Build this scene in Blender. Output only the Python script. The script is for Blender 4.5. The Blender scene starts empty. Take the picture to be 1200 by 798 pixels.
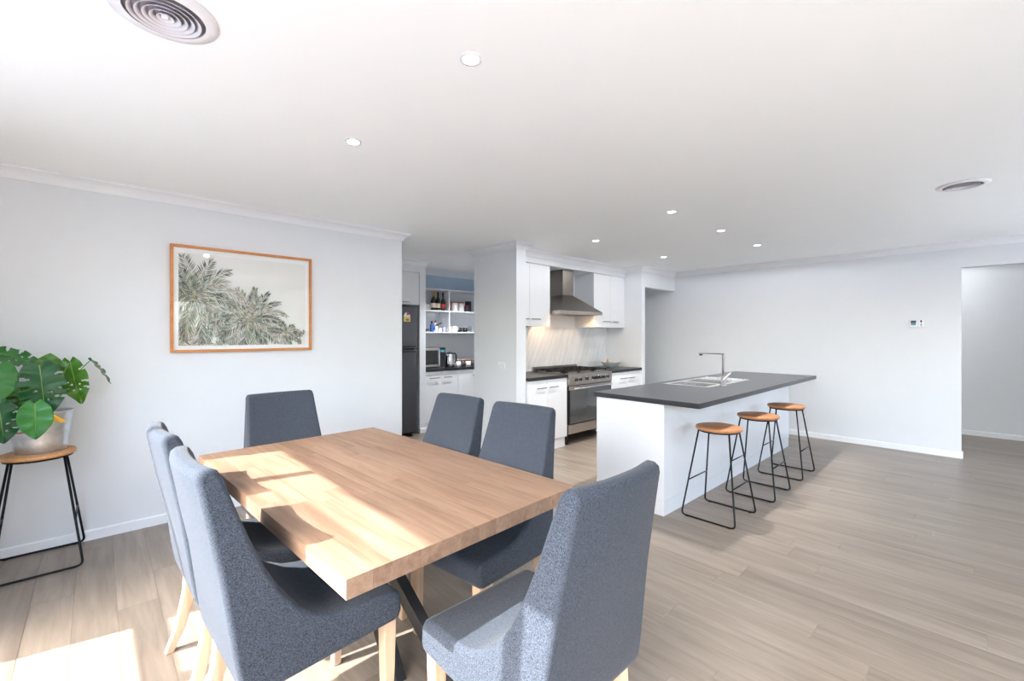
import bpy, bmesh, math, random
from mathutils import Vector, Matrix
R = random.Random(7)
S = bpy.context.scene
C = S.collection
pi = math.pi

# ------------------------------------------------------------------ camera, world, sun, exposure
YAW = 0.818
cam = bpy.data.cameras.new('camera')
cam.sensor_width = 36; cam.lens = 15.56; cam.shift_y = -0.0052
cam.clip_start = 0.05; cam.clip_end = 200
camo = bpy.data.objects.new('camera', cam); C.objects.link(camo)
camo.location = (0, 0, 1.4); camo.rotation_euler = (pi/2, 0, YAW - pi/2)
S.camera = camo

W = bpy.data.worlds.new('sky'); S.world = W; W.use_nodes = True
nt = W.node_tree; nt.nodes.clear()
wo = nt.nodes.new('ShaderNodeOutputWorld'); bg = nt.nodes.new('ShaderNodeBackground')
sky = nt.nodes.new('ShaderNodeTexSky'); sky.sky_type = 'NISHITA'; sky.sun_disc = False
sky.sun_elevation = math.radians(40); sky.sun_rotation = math.radians(-101); sky.air_density = 1.0; sky.dust_density = 2.5
hs = nt.nodes.new('ShaderNodeHueSaturation'); hs.inputs['Saturation'].default_value = 0.85
nt.links.new(sky.outputs[0], hs.inputs['Color']); nt.links.new(hs.outputs[0], bg.inputs['Color'])
bg.inputs['Strength'].default_value = 0.8
nt.links.new(bg.outputs[0], wo.inputs['Surface'])

SUN_E = math.radians(40)
sd = Vector((math.cos(SUN_E)*0.981, -math.cos(SUN_E)*0.195, -math.sin(SUN_E)))
sun = bpy.data.lights.new('sun', 'SUN'); sun.energy = 7.4; sun.angle = math.radians(0.6); sun.color = (1, 0.985, 0.97)
suno = bpy.data.objects.new('sun', sun); C.objects.link(suno)
suno.rotation_euler = sd.to_track_quat('-Z', 'Y').to_euler(); suno.location = (-6, 3, 6)

def portal(name, loc, rot, sx, sy):
    l = bpy.data.lights.new(name, 'AREA'); l.shape = 'RECTANGLE'; l.size = sx; l.size_y = sy; l.cycles.is_portal = True
    o = bpy.data.objects.new(name, l); C.objects.link(o); o.location = loc; o.rotation_euler = rot
portal('portal_side', (-0.95, 0.55, 1.07), (0, -pi/2, 0), 2.14, 4.9)
portal('portal_added_window', (5.375, -2.7, 1.07), (pi/2, 0, 0), 3.35, 2.14)
portal('portal_rear_window', (0.5, -2.7, 1.25), (pi/2, 0, 0), 2.1, 1.75)

S.view_settings.view_transform = 'Standard'; S.view_settings.look = 'None'
S.view_settings.exposure = 1.52; S.view_settings.gamma = 1.0; S.view_settings.use_curve_mapping = False
S.cycles.diffuse_bounces = 8; S.cycles.max_bounces = 14; S.cycles.transparent_max_bounces = 12
S.cycles.use_denoising = True
S.cycles.caustics_reflective = False; S.cycles.caustics_refractive = False

# ------------------------------------------------------------------ materials
def s2l(c):
    return tuple((x/12.92 if x <= 0.04045 else ((x+0.055)/1.055)**2.4) for x in [k/255 for k in c])
M = {}
def P(name, rgb, rough=0.5, metal=0.0, var=0.05, scale=15, stretch=(1, 1, 1), bump=0.0, bscale=None, coat=0.0, spec=0.5, rand=0.0, emit=None, est=0.0):
    m = bpy.data.materials.new(name); m.use_nodes = True; M[name] = m
    n = m.node_tree.nodes; L = m.node_tree.links; b = n['Principled BSDF']
    col = s2l(rgb)
    tc = n.new('ShaderNodeTexCoord'); mp = n.new('ShaderNodeMapping'); mp.inputs['Scale'].default_value = stretch
    L.new(tc.outputs['Object'], mp.inputs['Vector'])
    vec = mp.outputs['Vector']
    if rand:
        oi = n.new('ShaderNodeObjectInfo'); ml = n.new('ShaderNodeMath'); ml.operation = 'MULTIPLY'; ml.inputs[1].default_value = 57.0
        ad = n.new('ShaderNodeVectorMath'); ad.operation = 'ADD'
        L.new(oi.outputs['Random'], ml.inputs[0]); L.new(vec, ad.inputs[0]); L.new(ml.outputs[0], ad.inputs[1]); vec = ad.outputs[0]
    nz = n.new('ShaderNodeTexNoise'); nz.inputs['Scale'].default_value = scale; nz.inputs['Detail'].default_value = 5; nz.inputs['Roughness'].default_value = 0.6
    L.new(vec, nz.inputs['Vector'])
    mr = n.new('ShaderNodeMapRange'); mr.inputs['From Min'].default_value = 0.3; mr.inputs['From Max'].default_value = 0.7
    mr.inputs['To Min'].default_value = 1-var; mr.inputs['To Max'].default_value = 1+var
    L.new(nz.outputs['Fac'], mr.inputs['Value'])
    fac = mr.outputs[0]
    if rand:
        m2 = n.new('ShaderNodeMapRange'); m2.inputs['To Min'].default_value = 1-rand; m2.inputs['To Max'].default_value = 1+rand
        L.new(oi.outputs['Random'], m2.inputs['Value'])
        mm = n.new('ShaderNodeMath'); mm.operation = 'MULTIPLY'; L.new(fac, mm.inputs[0]); L.new(m2.outputs[0], mm.inputs[1]); fac = mm.outputs[0]
    mx = n.new('ShaderNodeVectorMath'); mx.operation = 'SCALE'; mx.inputs[0].default_value = col
    L.new(fac, mx.inputs['Scale']); L.new(mx.outputs[0], b.inputs['Base Color'])
    b.inputs['Roughness'].default_value = rough; b.inputs['Metallic'].default_value = metal
    b.inputs['Specular IOR Level'].default_value = spec
    if coat: b.inputs['Coat Weight'].default_value = coat; b.inputs['Coat Roughness'].default_value = 0.05
    if bump:
        bp = n.new('ShaderNodeBump'); bp.inputs['Strength'].default_value = bump; bp.inputs['Distance'].default_value = 0.002
        src = nz
        if bscale:
            src = n.new('ShaderNodeTexNoise'); src.inputs['Scale'].default_value = bscale; L.new(vec, src.inputs['Vector'])
        L.new(src.outputs['Fac'], bp.inputs['Height']); L.new(bp.outputs[0], b.inputs['Normal'])
    if emit:
        b.inputs['Emission Color'].default_value = (*s2l(emit), 1); b.inputs['Emission Strength'].default_value = est
    return m

def wood(name, c1, c2, rough=0.45, sx=40, sy=2.5, rand=0.0, bump=0.06, knots=0.0, axis='y', coat=0.0):
    m = bpy.data.materials.new(name); m.use_nodes = True; M[name] = m
    n = m.node_tree.nodes; L = m.node_tree.links; b = n['Principled BSDF']
    tc = n.new('ShaderNodeTexCoord'); oi = n.new('ShaderNodeObjectInfo')
    ml = n.new('ShaderNodeMath'); ml.operation = 'MULTIPLY'; ml.inputs[1].default_value = 91.0 if rand else 0.0
    L.new(oi.outputs['Random'], ml.inputs[0])
    ad = n.new('ShaderNodeVectorMath'); ad.operation = 'ADD'
    L.new(tc.outputs['Object'], ad.inputs[0]); L.new(ml.outputs[0], ad.inputs[1])
    mp = n.new('ShaderNodeMapping')
    mp.inputs['Scale'].default_value = (sx, sy, sx) if axis == 'y' else ((sy, sx, sx) if axis == 'x' else (sx, sx, sy))
    L.new(ad.outputs[0], mp.inputs['Vector'])
    nz = n.new('ShaderNodeTexNoise'); nz.inputs['Scale'].default_value = 1.0; nz.inputs['Detail'].default_value = 6; nz.inputs['Roughness'].default_value = 0.62
    nz.inputs['Distortion'].default_value = 0.6
    L.new(mp.outputs[0], nz.inputs['Vector'])
    mp2 = n.new('ShaderNodeMapping'); k = 0.18
    mp2.inputs['Scale'].default_value = tuple(v*k for v in mp.inputs['Scale'].default_value)
    L.new(ad.outputs[0], mp2.inputs['Vector'])
    nz2 = n.new('ShaderNodeTexNoise'); nz2.inputs['Scale'].default_value = 1.0; nz2.inputs['Detail'].default_value = 3; nz2.inputs['Distortion'].default_value = 1.2
    L.new(mp2.outputs[0], nz2.inputs['Vector'])
    am = n.new('ShaderNodeMath'); am.operation = 'ADD'; L.new(nz.outputs['Fac'], am.inputs[0]); L.new(nz2.outputs['Fac'], am.inputs[1])
    cr = n.new('ShaderNodeMapRange'); cr.inputs['From Min'].default_value = 0.72; cr.inputs['From Max'].default_value = 1.28
    L.new(am.outputs[0], cr.inputs['Value'])
    mix = n.new('ShaderNodeMix'); mix.data_type = 'RGBA'
    mix.inputs['A'].default_value = (*s2l(c1), 1); mix.inputs['B'].default_value = (*s2l(c2), 1)
    L.new(cr.outputs[0], mix.inputs['Factor'])
    mr = n.new('ShaderNodeMapRange'); mr.inputs['To Min'].default_value = 1-rand; mr.inputs['To Max'].default_value = 1+rand
    L.new(oi.outputs['Random'], mr.inputs['Value'])
    sc = n.new('ShaderNodeVectorMath'); sc.operation = 'SCALE'
    L.new(mix.outputs['Result'], sc.inputs[0]); L.new(mr.outputs[0], sc.inputs['Scale'])
    L.new(sc.outputs[0], b.inputs['Base Color'])
    b.inputs['Roughness'].default_value = rough
    if coat: b.inputs['Coat Weight'].default_value = coat; b.inputs['Coat Roughness'].default_value = 0.15
    bp = n.new('ShaderNodeBump'); bp.inputs['Strength'].default_value = bump; bp.inputs['Distance'].default_value = 0.001
    L.new(nz.outputs['Fac'], bp.inputs['Height']); L.new(bp.outputs[0], b.inputs['Normal'])
    return m

def glass(name, tint=(1, 1, 1), ior=1.45, rough=0.0):
    m = bpy.data.materials.new(name); m.use_nodes = True; M[name] = m
    n = m.node_tree.nodes; L = m.node_tree.links; n.clear()
    o = n.new('ShaderNodeOutputMaterial'); mx = n.new('ShaderNodeMixShader'); f = n.new('ShaderNodeFresnel'); f.inputs['IOR'].default_value = ior
    t = n.new('ShaderNodeBsdfTransparent'); t.inputs['Color'].default_value = (*tint, 1)
    g = n.new('ShaderNodeBsdfGlossy'); g.inputs['Roughness'].default_value = rough
    ge = n.new('ShaderNodeNewGeometry'); mr = n.new('ShaderNodeMapRange'); mr.inputs['To Min'].default_value = ior; mr.inputs['To Max'].default_value = 1/ior
    L.new(ge.outputs['Backfacing'], mr.inputs['Value']); L.new(mr.outputs[0], f.inputs['IOR'])      # same reflectance on both faces of the pane
    L.new(f.outputs[0], mx.inputs[0]); L.new(t.outputs[0], mx.inputs[1]); L.new(g.outputs[0], mx.inputs[2]); L.new(mx.outputs[0], o.inputs[0])
    return m

def fabric(name, c1, c2):
    m = bpy.data.materials.new(name); m.use_nodes = True; M[name] = m
    n = m.node_tree.nodes; L = m.node_tree.links; b = n['Principled BSDF']
    tc = n.new('ShaderNodeTexCoord')
    outs = []
    for st in ((1, 0.28, 1), (0.28, 1, 0.35)):
        mp = n.new('ShaderNodeMapping'); mp.inputs['Scale'].default_value = st
        L.new(tc.outputs['Object'], mp.inputs['Vector'])
        nz = n.new('ShaderNodeTexNoise'); nz.inputs['Scale'].default_value = 950; nz.inputs['Detail'].default_value = 3
        L.new(mp.outputs[0], nz.inputs['Vector']); outs.append(nz.outputs['Fac'])
    a = n.new('ShaderNodeMath'); a.operation = 'ADD'; L.new(outs[0], a.inputs[0]); L.new(outs[1], a.inputs[1])
    mr = n.new('ShaderNodeMapRange'); mr.inputs['From Min'].default_value = 0.78; mr.inputs['From Max'].default_value = 1.22; L.new(a.outputs[0], mr.inputs['Value'])
    mix = n.new('ShaderNodeMix'); mix.data_type = 'RGBA'; mix.inputs['A'].default_value = (*s2l(c1), 1); mix.inputs['B'].default_value = (*s2l(c2), 1)
    L.new(mr.outputs[0], mix.inputs['Factor']); L.new(mix.outputs['Result'], b.inputs['Base Color'])
    b.inputs['Roughness'].default_value = 0.9; b.inputs['Specular IOR Level'].default_value = 0.2
    b.inputs['Sheen Weight'].default_value = 0.1; b.inputs['Sheen Roughness'].default_value = 0.4
    bp = n.new('ShaderNodeBump'); bp.inputs['Strength'].default_value = 0.35; bp.inputs['Distance'].default_value = 0.001
    L.new(a.outputs[0], bp.inputs['Height']); L.new(bp.outputs[0], b.inputs['Normal'])
    return m

def emis(name, rgb, st):
    m = bpy.data.materials.new(name); m.use_nodes = True; M[name] = m
    b = m.node_tree.nodes['Principled BSDF']
    b.inputs['Base Color'].default_value = (*s2l(rgb), 1); b.inputs['Emission Color'].default_value = (*s2l(rgb), 1); b.inputs['Emission Strength'].default_value = st
    return m

P('wall_paint', (224, 227, 231), 0.75, var=0.008, scale=6, bump=0.04, bscale=400, spec=0.3)
P('ceiling_paint', (248, 250, 250), 0.85, var=0.006, scale=4, spec=0.2)
P('trim_paint', (235, 237, 240), 0.45, var=0.006, scale=8)
P('pantry_blue', (184, 204, 222), 0.75, var=0.03, scale=5)
P('subfloor', (90, 84, 76), 0.8)
wood('floor_wood', (120, 108, 97), (153, 140, 127), 0.36, 26, 2.0, rand=0.03, bump=0.04)
wood('table_wood', (121, 93, 74), (155, 127, 106), 0.5, 46, 3.0, rand=0.075, bump=0.05)
wood('chair_leg_wood', (190, 158, 128), (214, 186, 158), 0.5, 60, 4, axis='z')
wood('seat_wood', (160, 104, 64), (188, 132, 88), 0.4, 70, 6, axis='y')
wood('stand_wood', (186, 128, 76), (212, 158, 106), 0.4, 70, 6, axis='x')
wood('frame_wood', (190, 118, 58), (212, 142, 82), 0.45, 60, 4, axis='x')
fabric('chair_fabric', (27, 30, 37), (80, 87, 99))
P('black_steel', (22, 23, 26), 0.4, 0.6, var=0.08, scale=60)
P('table_steel', (48, 48, 50), 0.45, 0.5, var=0.1, scale=40)
P('gloss_white', (222, 225, 231), 0.18, var=0.006, scale=4, coat=0.3)
P('cabinet_white', (224, 226, 229), 0.3, var=0.008, scale=4)
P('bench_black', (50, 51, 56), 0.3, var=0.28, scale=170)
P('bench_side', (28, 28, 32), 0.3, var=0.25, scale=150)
P('steel', (176, 170, 164), 0.28, 0.95, var=0.05, scale=60, stretch=(1, 1, 18))
P('hood_steel', (128, 121, 114), 0.33, 0.9, var=0.05, scale=60, stretch=(1, 1, 18))
P('sink_steel', (222, 222, 222), 0.2, 0.9, var=0.03, scale=40)
P('chrome', (225, 226, 228), 0.06, 1.0, var=0.02)
P('handle_metal', (132, 132, 132), 0.35, 0.8, var=0.04)
P('cast_iron', (20, 20, 21), 0.55, 0.2, var=0.15, scale=80)
P('black_plastic', (18, 18, 20), 0.35, var=0.08, scale=50)
P('black_glass', (14, 15, 17), 0.05, var=0.03, spec=0.7)
P('oven_glass', (62, 66, 68), 0.04, var=0.05, scale=3, spec=0.9, coat=1.0)
P('fridge_steel', (88, 88, 92), 0.35, 0.75, var=0.04, scale=60, stretch=(1, 1, 14))
P('fridge_side', (70, 72, 80), 0.5, 0.3, var=0.03)
P('galvanised', (212, 217, 220), 0.3, 0.88, var=0.14, scale=26, bump=0.03)
P('soil', (58, 44, 34), 0.95, var=0.4, scale=90, bump=0.8)
P('rope', (170, 122, 80), 0.9, var=0.2, scale=220)
P('yellow_tag', (238, 184, 40), 0.5, var=0.04)
P('stem_green', (112, 148, 66), 0.5, var=0.12, scale=40)
P('paper', (248, 249, 250), 0.8, var=0.006)
P('print_sky', (240, 239, 236), 0.8, var=0.012, scale=6)
P('ceramic_white', (232, 230, 226), 0.25, var=0.03, scale=30)
P('ceramic_beige', (206, 190, 168), 0.35, var=0.08, scale=60)
P('bowl_grey', (206, 210, 214), 0.3, var=0.08, scale=40)
P('banana', (226, 158, 32), 0.5, var=0.12, scale=30)
P('bottle_glass', (18, 24, 18), 0.08, var=0.1, spec=0.7)
P('foil_gold', (206, 146, 52), 0.3, 0.7, var=0.12, scale=60)
P('foil_dark', (26, 22, 24), 0.3, 0.4, var=0.1)
P('label_cream', (230, 220, 196), 0.6, var=0.05, scale=80)
P('label_red', (176, 48, 44), 0.6, var=0.08, scale=80)
P('red_plastic', (196, 52, 66), 0.4, var=0.06)
P('blue_plastic', (44, 92, 168), 0.4, var=0.08)
P('lilac_plastic', (176, 170, 214), 0.4, var=0.06)
P('white_plastic', (232, 235, 240), 0.4, var=0.02)
P('vent_white', (236, 234, 238), 0.5, var=0.01)
P('vent_dark', (150, 144, 152), 0.8, var=0.1)
P('vent_cone', (224, 220, 226), 0.6, var=0.03)
P('lcd_teal', (64, 150, 168), 0.25, var=0.1, scale=150)
P('rating_yellow', (236, 214, 60), 0.5, var=0.03)
P('rating_red', (206, 52, 50), 0.5, var=0.03)
P('rating_purple', (128, 96, 168), 0.5, var=0.03)
P('lid_wood', (150, 100, 60), 0.6, var=0.15, scale=60)
P('charcoal', (50, 52, 58), 0.4, var=0.06)
P('window_frame', (60, 62, 66), 0.4, 0.4, var=0.03)
P('paving', (214, 216, 220), 0.8, var=0.06, scale=2)
P('bounce_deck', (164, 166, 170), 0.8, var=0.1, scale=4, stretch=(12, 1, 1))
P('lawn', (98, 120, 64), 0.95, var=0.35, scale=12)
P('fence_timber', (116, 88, 66), 0.85, var=0.2, scale=8, stretch=(6, 6, 0.6), rand=0.12)
P('sky_screen_pale', (176, 174, 170), 0.85, var=0.12, scale=8, stretch=(6, 6, 0.6), rand=0.08)
P('screw_grey', (120, 120, 122), 0.4, 0.6)
glass('window_glass', (0.97, 0.985, 0.98))
glass('picture_glass', (0.985, 0.99, 0.99), 1.42)
glass('tumbler_glass', (0.9, 0.93, 0.95), 1.4)
emis('lamp_glow', (255, 250, 244), 9.0)
emis('hood_glow', (255, 196, 128), 26.0)

def leafmat(name, c1, c2):
    m = P(name, c1, 0.26, var=0.18, scale=14, rand=0.1, spec=0.5)
    b = m.node_tree.nodes['Principled BSDF']
    b.inputs['Transmission Weight'].default_value = 0.0
    b.inputs['Subsurface Weight'].default_value = 0.0
    return m
leafmat('leaf_dark', (20, 76, 34), None); leafmat('leaf_mid', (30, 108, 28), None); leafmat('leaf_light', (70, 122, 30), None)

def marble():
    m = bpy.data.materials.new('marble'); m.use_nodes = True; M['marble'] = m
    n = m.node_tree.nodes; L = m.node_tree.links; b = n['Principled BSDF']
    tc = n.new('ShaderNodeTexCoord'); mp = n.new('ShaderNodeMapping'); mp.inputs['Scale'].default_value = (7.0, 1, 0.6)
    mr0 = n.new('ShaderNodeMapping'); mr0.inputs['Rotation'].default_value = (0, math.radians(-24), 0)
    L.new(tc.outputs['Object'], mr0.inputs['Vector']); L.new(mr0.outputs[0], mp.inputs['Vector'])
    nz = n.new('ShaderNodeTexNoise'); nz.inputs['Scale'].default_value = 1.6; nz.inputs['Detail'].default_value = 7; nz.inputs['Distortion'].default_value = 0.4; L.new(mp.outputs[0], nz.inputs['Vector'])
    s = n.new('ShaderNodeMath'); s.operation = 'SUBTRACT'; s.inputs[1].default_value = 0.5; L.new(nz.outputs['Fac'], s.inputs[0])
    a = n.new('ShaderNodeMath'); a.operation = 'ABSOLUTE'; L.new(s.outputs[0], a.inputs[0])
    mr = n.new('ShaderNodeMapRange'); mr.inputs['From Max'].default_value = 0.07; L.new(a.outputs[0], mr.inputs['Value'])
    mix = n.new('ShaderNodeMix'); mix.data_type = 'RGBA'; mix.inputs['A'].default_value = (*s2l((211, 213, 217)), 1); mix.inputs['B'].default_value = (*s2l((223, 225, 228)), 1)
    L.new(mr.outputs[0], mix.inputs['Factor']); L.new(mix.outputs['Result'], b.inputs['Base Color']); b.inputs['Roughness'].default_value = 0.25
marble()
def printmat():
    m = bpy.data.materials.new('print_ink'); m.use_nodes = True; M['print_ink'] = m
    n = m.node_tree.nodes; L = m.node_tree.links; b = n['Principled BSDF']
    at = n.new('ShaderNodeAttribute'); at.attribute_name = 'ink'
    tc = n.new('ShaderNodeTexCoord'); nz = n.new('ShaderNodeTexNoise'); nz.inputs['Scale'].default_value = 90; L.new(tc.outputs['Object'], nz.inputs['Vector'])
    mr = n.new('ShaderNodeMapRange'); mr.inputs['To Min'].default_value = 0.8; mr.inputs['To Max'].default_value = 1.2; L.new(nz.outputs['Fac'], mr.inputs['Value'])
    sc = n.new('ShaderNodeVectorMath'); sc.operation = 'SCALE'; L.new(at.outputs['Color'], sc.inputs[0]); L.new(mr.outputs[0], sc.inputs['Scale'])
    L.new(sc.outputs[0], b.inputs['Base Color']); b.inputs['Roughness'].default_value = 0.8
printmat()

# ------------------------------------------------------------------ mesh helpers
OFF = {}
def link(o, parent=None):
    C.objects.link(o)
    if parent is not None: o.parent = parent
    OFF[o] = Vector((0, 0, 0)) if parent is None else OFF.get(parent, Vector((0, 0, 0)))
    return o
def tag(o, label=None, cat=None, group=None, kind=None):
    if label: o['label'] = label
    if cat: o['category'] = cat
    if group: o['group'] = group
    if kind: o['kind'] = kind
    return o
def thing(name, label, cat, loc=(0, 0, 0), group=None):
    o = bpy.data.objects.new(name, None); o.empty_display_size = 0.05
    C.objects.link(o); o.location = loc; OFF[o] = Vector(loc)
    return tag(o, label, cat, group)

class MB:
    def __init__(s): s.v = []; s.f = []; s.sm = []
    def _a(s, vs, fs, smooth=False):
        k = len(s.v); s.v += [Vector(p) for p in vs]
        for f in fs: s.f.append([i+k for i in f]); s.sm.append(smooth)
        return s
    def box(s, a, b):
        x0, y0, z0 = [min(p, q) for p, q in zip(a, b)]; x1, y1, z1 = [max(p, q) for p, q in zip(a, b)]
        return s._a([(x0,y0,z0),(x1,y0,z0),(x1,y1,z0),(x0,y1,z0),(x0,y0,z1),(x1,y0,z1),(x1,y1,z1),(x0,y1,z1)],
                    [(0,3,2,1),(4,5,6,7),(0,1,5,4),(1,2,6,5),(2,3,7,6),(3,0,4,7)])
    def lathe(s, prof, c=(0,0,0), n=24, sx=1.0, sy=1.0, smooth=True, cap=True):
        vs = []; fs = []
        for r, z in prof:
            for i in range(n):
                a = 2*pi*i/n; vs.append((c[0]+r*sx*math.cos(a), c[1]+r*sy*math.sin(a), c[2]+z))
        for j in range(len(prof)-1):
            for i in range(n):
                i2 = (i+1) % n; fs.append((j*n+i, j*n+i2, (j+1)*n+i2, (j+1)*n+i))
        s._a(vs, fs, smooth)
        if cap:
            k = len(s.v)-len(vs)
            if prof[0][0] > 1e-5: s.f.append([k+i for i in reversed(range(n))]); s.sm.append(False)
            if prof[-1][0] > 1e-5: s.f.append([k+(len(prof)-1)*n+i for i in range(n)]); s.sm.append(False)
        return s
    def tube(s, pts, r, n=8, closed=False, smooth=True):
        pts = [Vector(p) for p in pts]; N = len(pts); rs = r if isinstance(r, (list, tuple)) else [r]*N
        vs = []; fs = []; prev = None
        for i, p in enumerate(pts):
            if closed: t = (pts[(i+1) % N]-pts[i-1])
            else: t = pts[min(i+1, N-1)]-pts[max(i-1, 0)]
            t.normalize()
            if prev is None:
                u = t.cross(Vector((0, 0, 1)));
                if u.length < 1e-3: u = t.cross(Vector((1, 0, 0)))
            else:
                u = prev - t*prev.dot(t)
            u.normalize(); prev = u; w = t.cross(u)
            for k in range(n):
                a = 2*pi*k/n; vs.append(p+(u*math.cos(a)+w*math.sin(a))*rs[i])
        m = N if closed else N-1
        for i in range(m):
            j = (i+1) % N
            for k in range(n):
                k2 = (k+1) % n; fs.append((i*n+k, i*n+k2, j*n+k2, j*n+k))
        s._a(vs, fs, smooth)
        if not closed:
            k0 = len(s.v)-len(vs)
            s.f.append([k0+k for k in reversed(range(n))]); s.sm.append(False)
            s.f.append([k0+(N-1)*n+k for k in range(n)]); s.sm.append(False)
        return s
    def cyl(s, p0, p1, r0, r1=None, n=16, smooth=True):
        return s.tube([p0, p1], [r0, r0 if r1 is None else r1], n, smooth=smooth)
    def prism(s, poly, axis, a, b):
        n = len(poly)
        def pt(p, t): return {'x': (t, p[0], p[1]), 'y': (p[0], t, p[1]), 'z': (p[0], p[1], t)}[axis]
        vs = [pt(p, a) for p in poly]+[pt(p, b) for p in poly]
        fs = [tuple(range(n))[::-1], tuple(range(n, 2*n))]+[(i, (i+1) % n, n+(i+1) % n, n+i) for i in range(n)]
        return s._a(vs, fs)
    def beam(s, p0, p1, w, t, up=(0, 0, 1)):
        p0 = Vector(p0); p1 = Vector(p1); d = (p1-p0).normalized(); u = d.cross(Vector(up)).normalized(); v = d.cross(u)
        vs = []
        for p in (p0, p1):
            for a, b in ((-1,-1),(1,-1),(1,1),(-1,1)): vs.append(p+u*a*w/2+v*b*t/2)
        return s._a(vs, [(0,3,2,1),(4,5,6,7),(0,1,5,4),(1,2,6,5),(2,3,7,6),(3,0,4,7)])
    def build(s, name, mat, parent=None, bevel=0, seg=2, sub=0, fixn=True, world=True):
        off = OFF.get(parent, Vector((0, 0, 0))) if (parent is not None and world) else Vector((0, 0, 0))
        me = bpy.data.meshes.new(name); me.from_pydata([p-off for p in s.v], [], s.f)
        me.polygons.foreach_set('use_smooth', s.sm)
        if fixn:
            b = bmesh.new(); b.from_mesh(me); bmesh.ops.recalc_face_normals(b, faces=b.faces); b.to_mesh(me); b.free()
        me.materials.append(M[mat]); me.update()
        o = bpy.data.objects.new(name, me); link(o, parent)
        if bevel:
            md = o.modifiers.new('bevel', 'BEVEL'); md.width = bevel; md.segments = seg; md.limit_method = 'ANGLE'; md.angle_limit = math.radians(35)
            for p in me.polygons: p.use_smooth = True
            wn = o.modifiers.new('wn', 'WEIGHTED_NORMAL'); wn.keep_sharp = True
        if sub:
            md = o.modifiers.new('sub', 'SUBSURF'); md.levels = sub; md.render_levels = sub
        return o
def struct(name, mb, mat, parent=None, **k):
    o = mb.build(name, mat, parent, **k)
    if parent is None: o['kind'] = 'structure'
    return o
def copy_tree(o, parent=None):
    c = o.copy(); C.objects.link(c); c.parent = parent
    for ch in list(o.children): copy_tree(ch, c)
    return c

# ------------------------------------------------------------------ room shell
H = 2.46
YL, XR = 4.184, 7.155          # picture wall, thermostat wall
XW, YR = -0.75, -2.6           # window wall (inner face), rear wall (inner face)

# floor: subfloor slab + planks running along Y
fl = struct('floor', MB().box((XW-0.2, YR-0.2, -0.06), (9.05, 6.4, -0.0062)), 'subfloor')
PW, PL = 0.165, 1.21
cands = []
nrow = int((9.0-XW)/PW)+1
cY, sY = math.cos(YAW), math.sin(YAW)
for i in range(nrow):
    x0 = XW+i*PW; off = (R.random())*PL
    y = YR-off
    while y < 6.3:
        y0, y1 = max(y, YR), min(y+PL, 6.3)
        if y1-y0 > 0.02:
            vis = 0
            for a in (0.1, 0.5, 0.9):
                px, py = x0+PW/2, y0+(y1-y0)*a
                d = px*cY+py*sY; r = px*sY-py*cY
                if d > 0.3 and abs(518.6*r/d) < 640 and 392.7+518.6*1.4/d < 840 and not (py > 4.3 and px > 3.6) and not (3.4 < px < 6.2 and 1.75 < py < 2.3): vis = max(vis, 1/d)
            cands.append((vis, x0, y0, y1))
        y += PL
cands.sort(key=lambda t: -t[0])
pm = {}
rest = MB()
for k, (vis, x0, y0, y1) in enumerate(cands):
    full = abs((y1-y0)-PL) < 1e-4
    if k < 300 and vis > 0:
        key = round(y1-y0, 4)
        if key not in pm:
            g = 0.0004; b = 0.0006; L_ = y1-y0
            mb = MB()
            x_, X_, y_, Y_ = -PW/2+g, PW/2-g, -L_/2+g, L_/2-g
            mb._a([(x_,y_,-.006),(X_,y_,-.006),(X_,Y_,-.006),(x_,Y_,-.006),(x_,y_,-b),(X_,y_,-b),(X_,Y_,-b),(x_,Y_,-b),(x_+b,y_+b,0),(X_-b,y_+b,0),(X_-b,Y_-b,0),(x_+b,Y_-b,0)],
                  [(0,1,5,4),(1,2,6,5),(2,3,7,6),(3,0,4,7),(4,5,9,8),(5,6,10,9),(6,7,11,10),(7,4,8,11),(8,9,10,11)])
            o = mb.build('plank', 'floor_wood', fl, world=False); pm[key] = o.data
        else:
            o = bpy.data.objects.new('plank', pm[key]); link(o, fl)
        o.location = (x0+PW/2, (y0+y1)/2, 0)
    else:
        g = 0.0009
        rest.box((x0+g, y0+g, -0.006), (x0+PW-g, y1-g, 0))
ro = rest.build('outer_planks', 'floor_wood', fl); ro['kind'] = 'stuff'

struct('ceiling', MB().box((XW-0.2, YR-0.2, H), (9.05, 6.4, H+0.1)), 'ceiling_paint')
struct('wall_left', MB().box((XW, YL, 0), (2.335, YL+0.1, H)), 'wall_paint')
struct('wall_pantry_side', MB().box((2.215, YL+0.1, 0), (2.335, 6.2, H)), 'wall_paint')
struct('wall_pantry_back', MB().box((2.2, 6.2, 0), (6.2, 6.3, H)), 'pantry_blue')
struct('wall_fridge_nib', MB().box((3.35, 5.5, 0), (3.45, 6.2, H)), 'wall_paint')
struct('wall_pantry_bulkhead', MB().box((2.335, 5.5, 2.29), (3.35, 6.2, H)), 'wall_paint')
struct('wall_kitchen', MB().box((3.475, 4.25, 0), (6.2, 4.41, H)).box((3.475, 3.635, 0), (3.625, 4.25, H)), 'wall_paint')
struct('wall_kitchen_end', MB().box((6.1, 3.6, 0), (6.2, 4.25, H)).box((6.1, 4.41, 0), (6.2, 6.2, H)), 'wall_paint')
struct('wall_bulkhead', MB().box((3.625, 3.885, 2.31), (6.1, 4.25, H)), 'wall_paint')
struct('wall_passage_head', MB().box((6.2, 3.6, 2.147), (XR, 3.7, H)), 'wall_paint')
struct('wall_passage_end', MB().box((6.2, 5.6, 0), (XR, 5.7, H)), 'wall_paint')
struct('wall_back', MB().box((XR, 0.18, 0), (XR+0.11, 5.7, H)).box((XR, -1.05, 2.169), (XR+0.11, 0.18, H)).box((XR, YR, 0), (XR+0.11, -1.05, H)), 'wall_paint')
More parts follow.
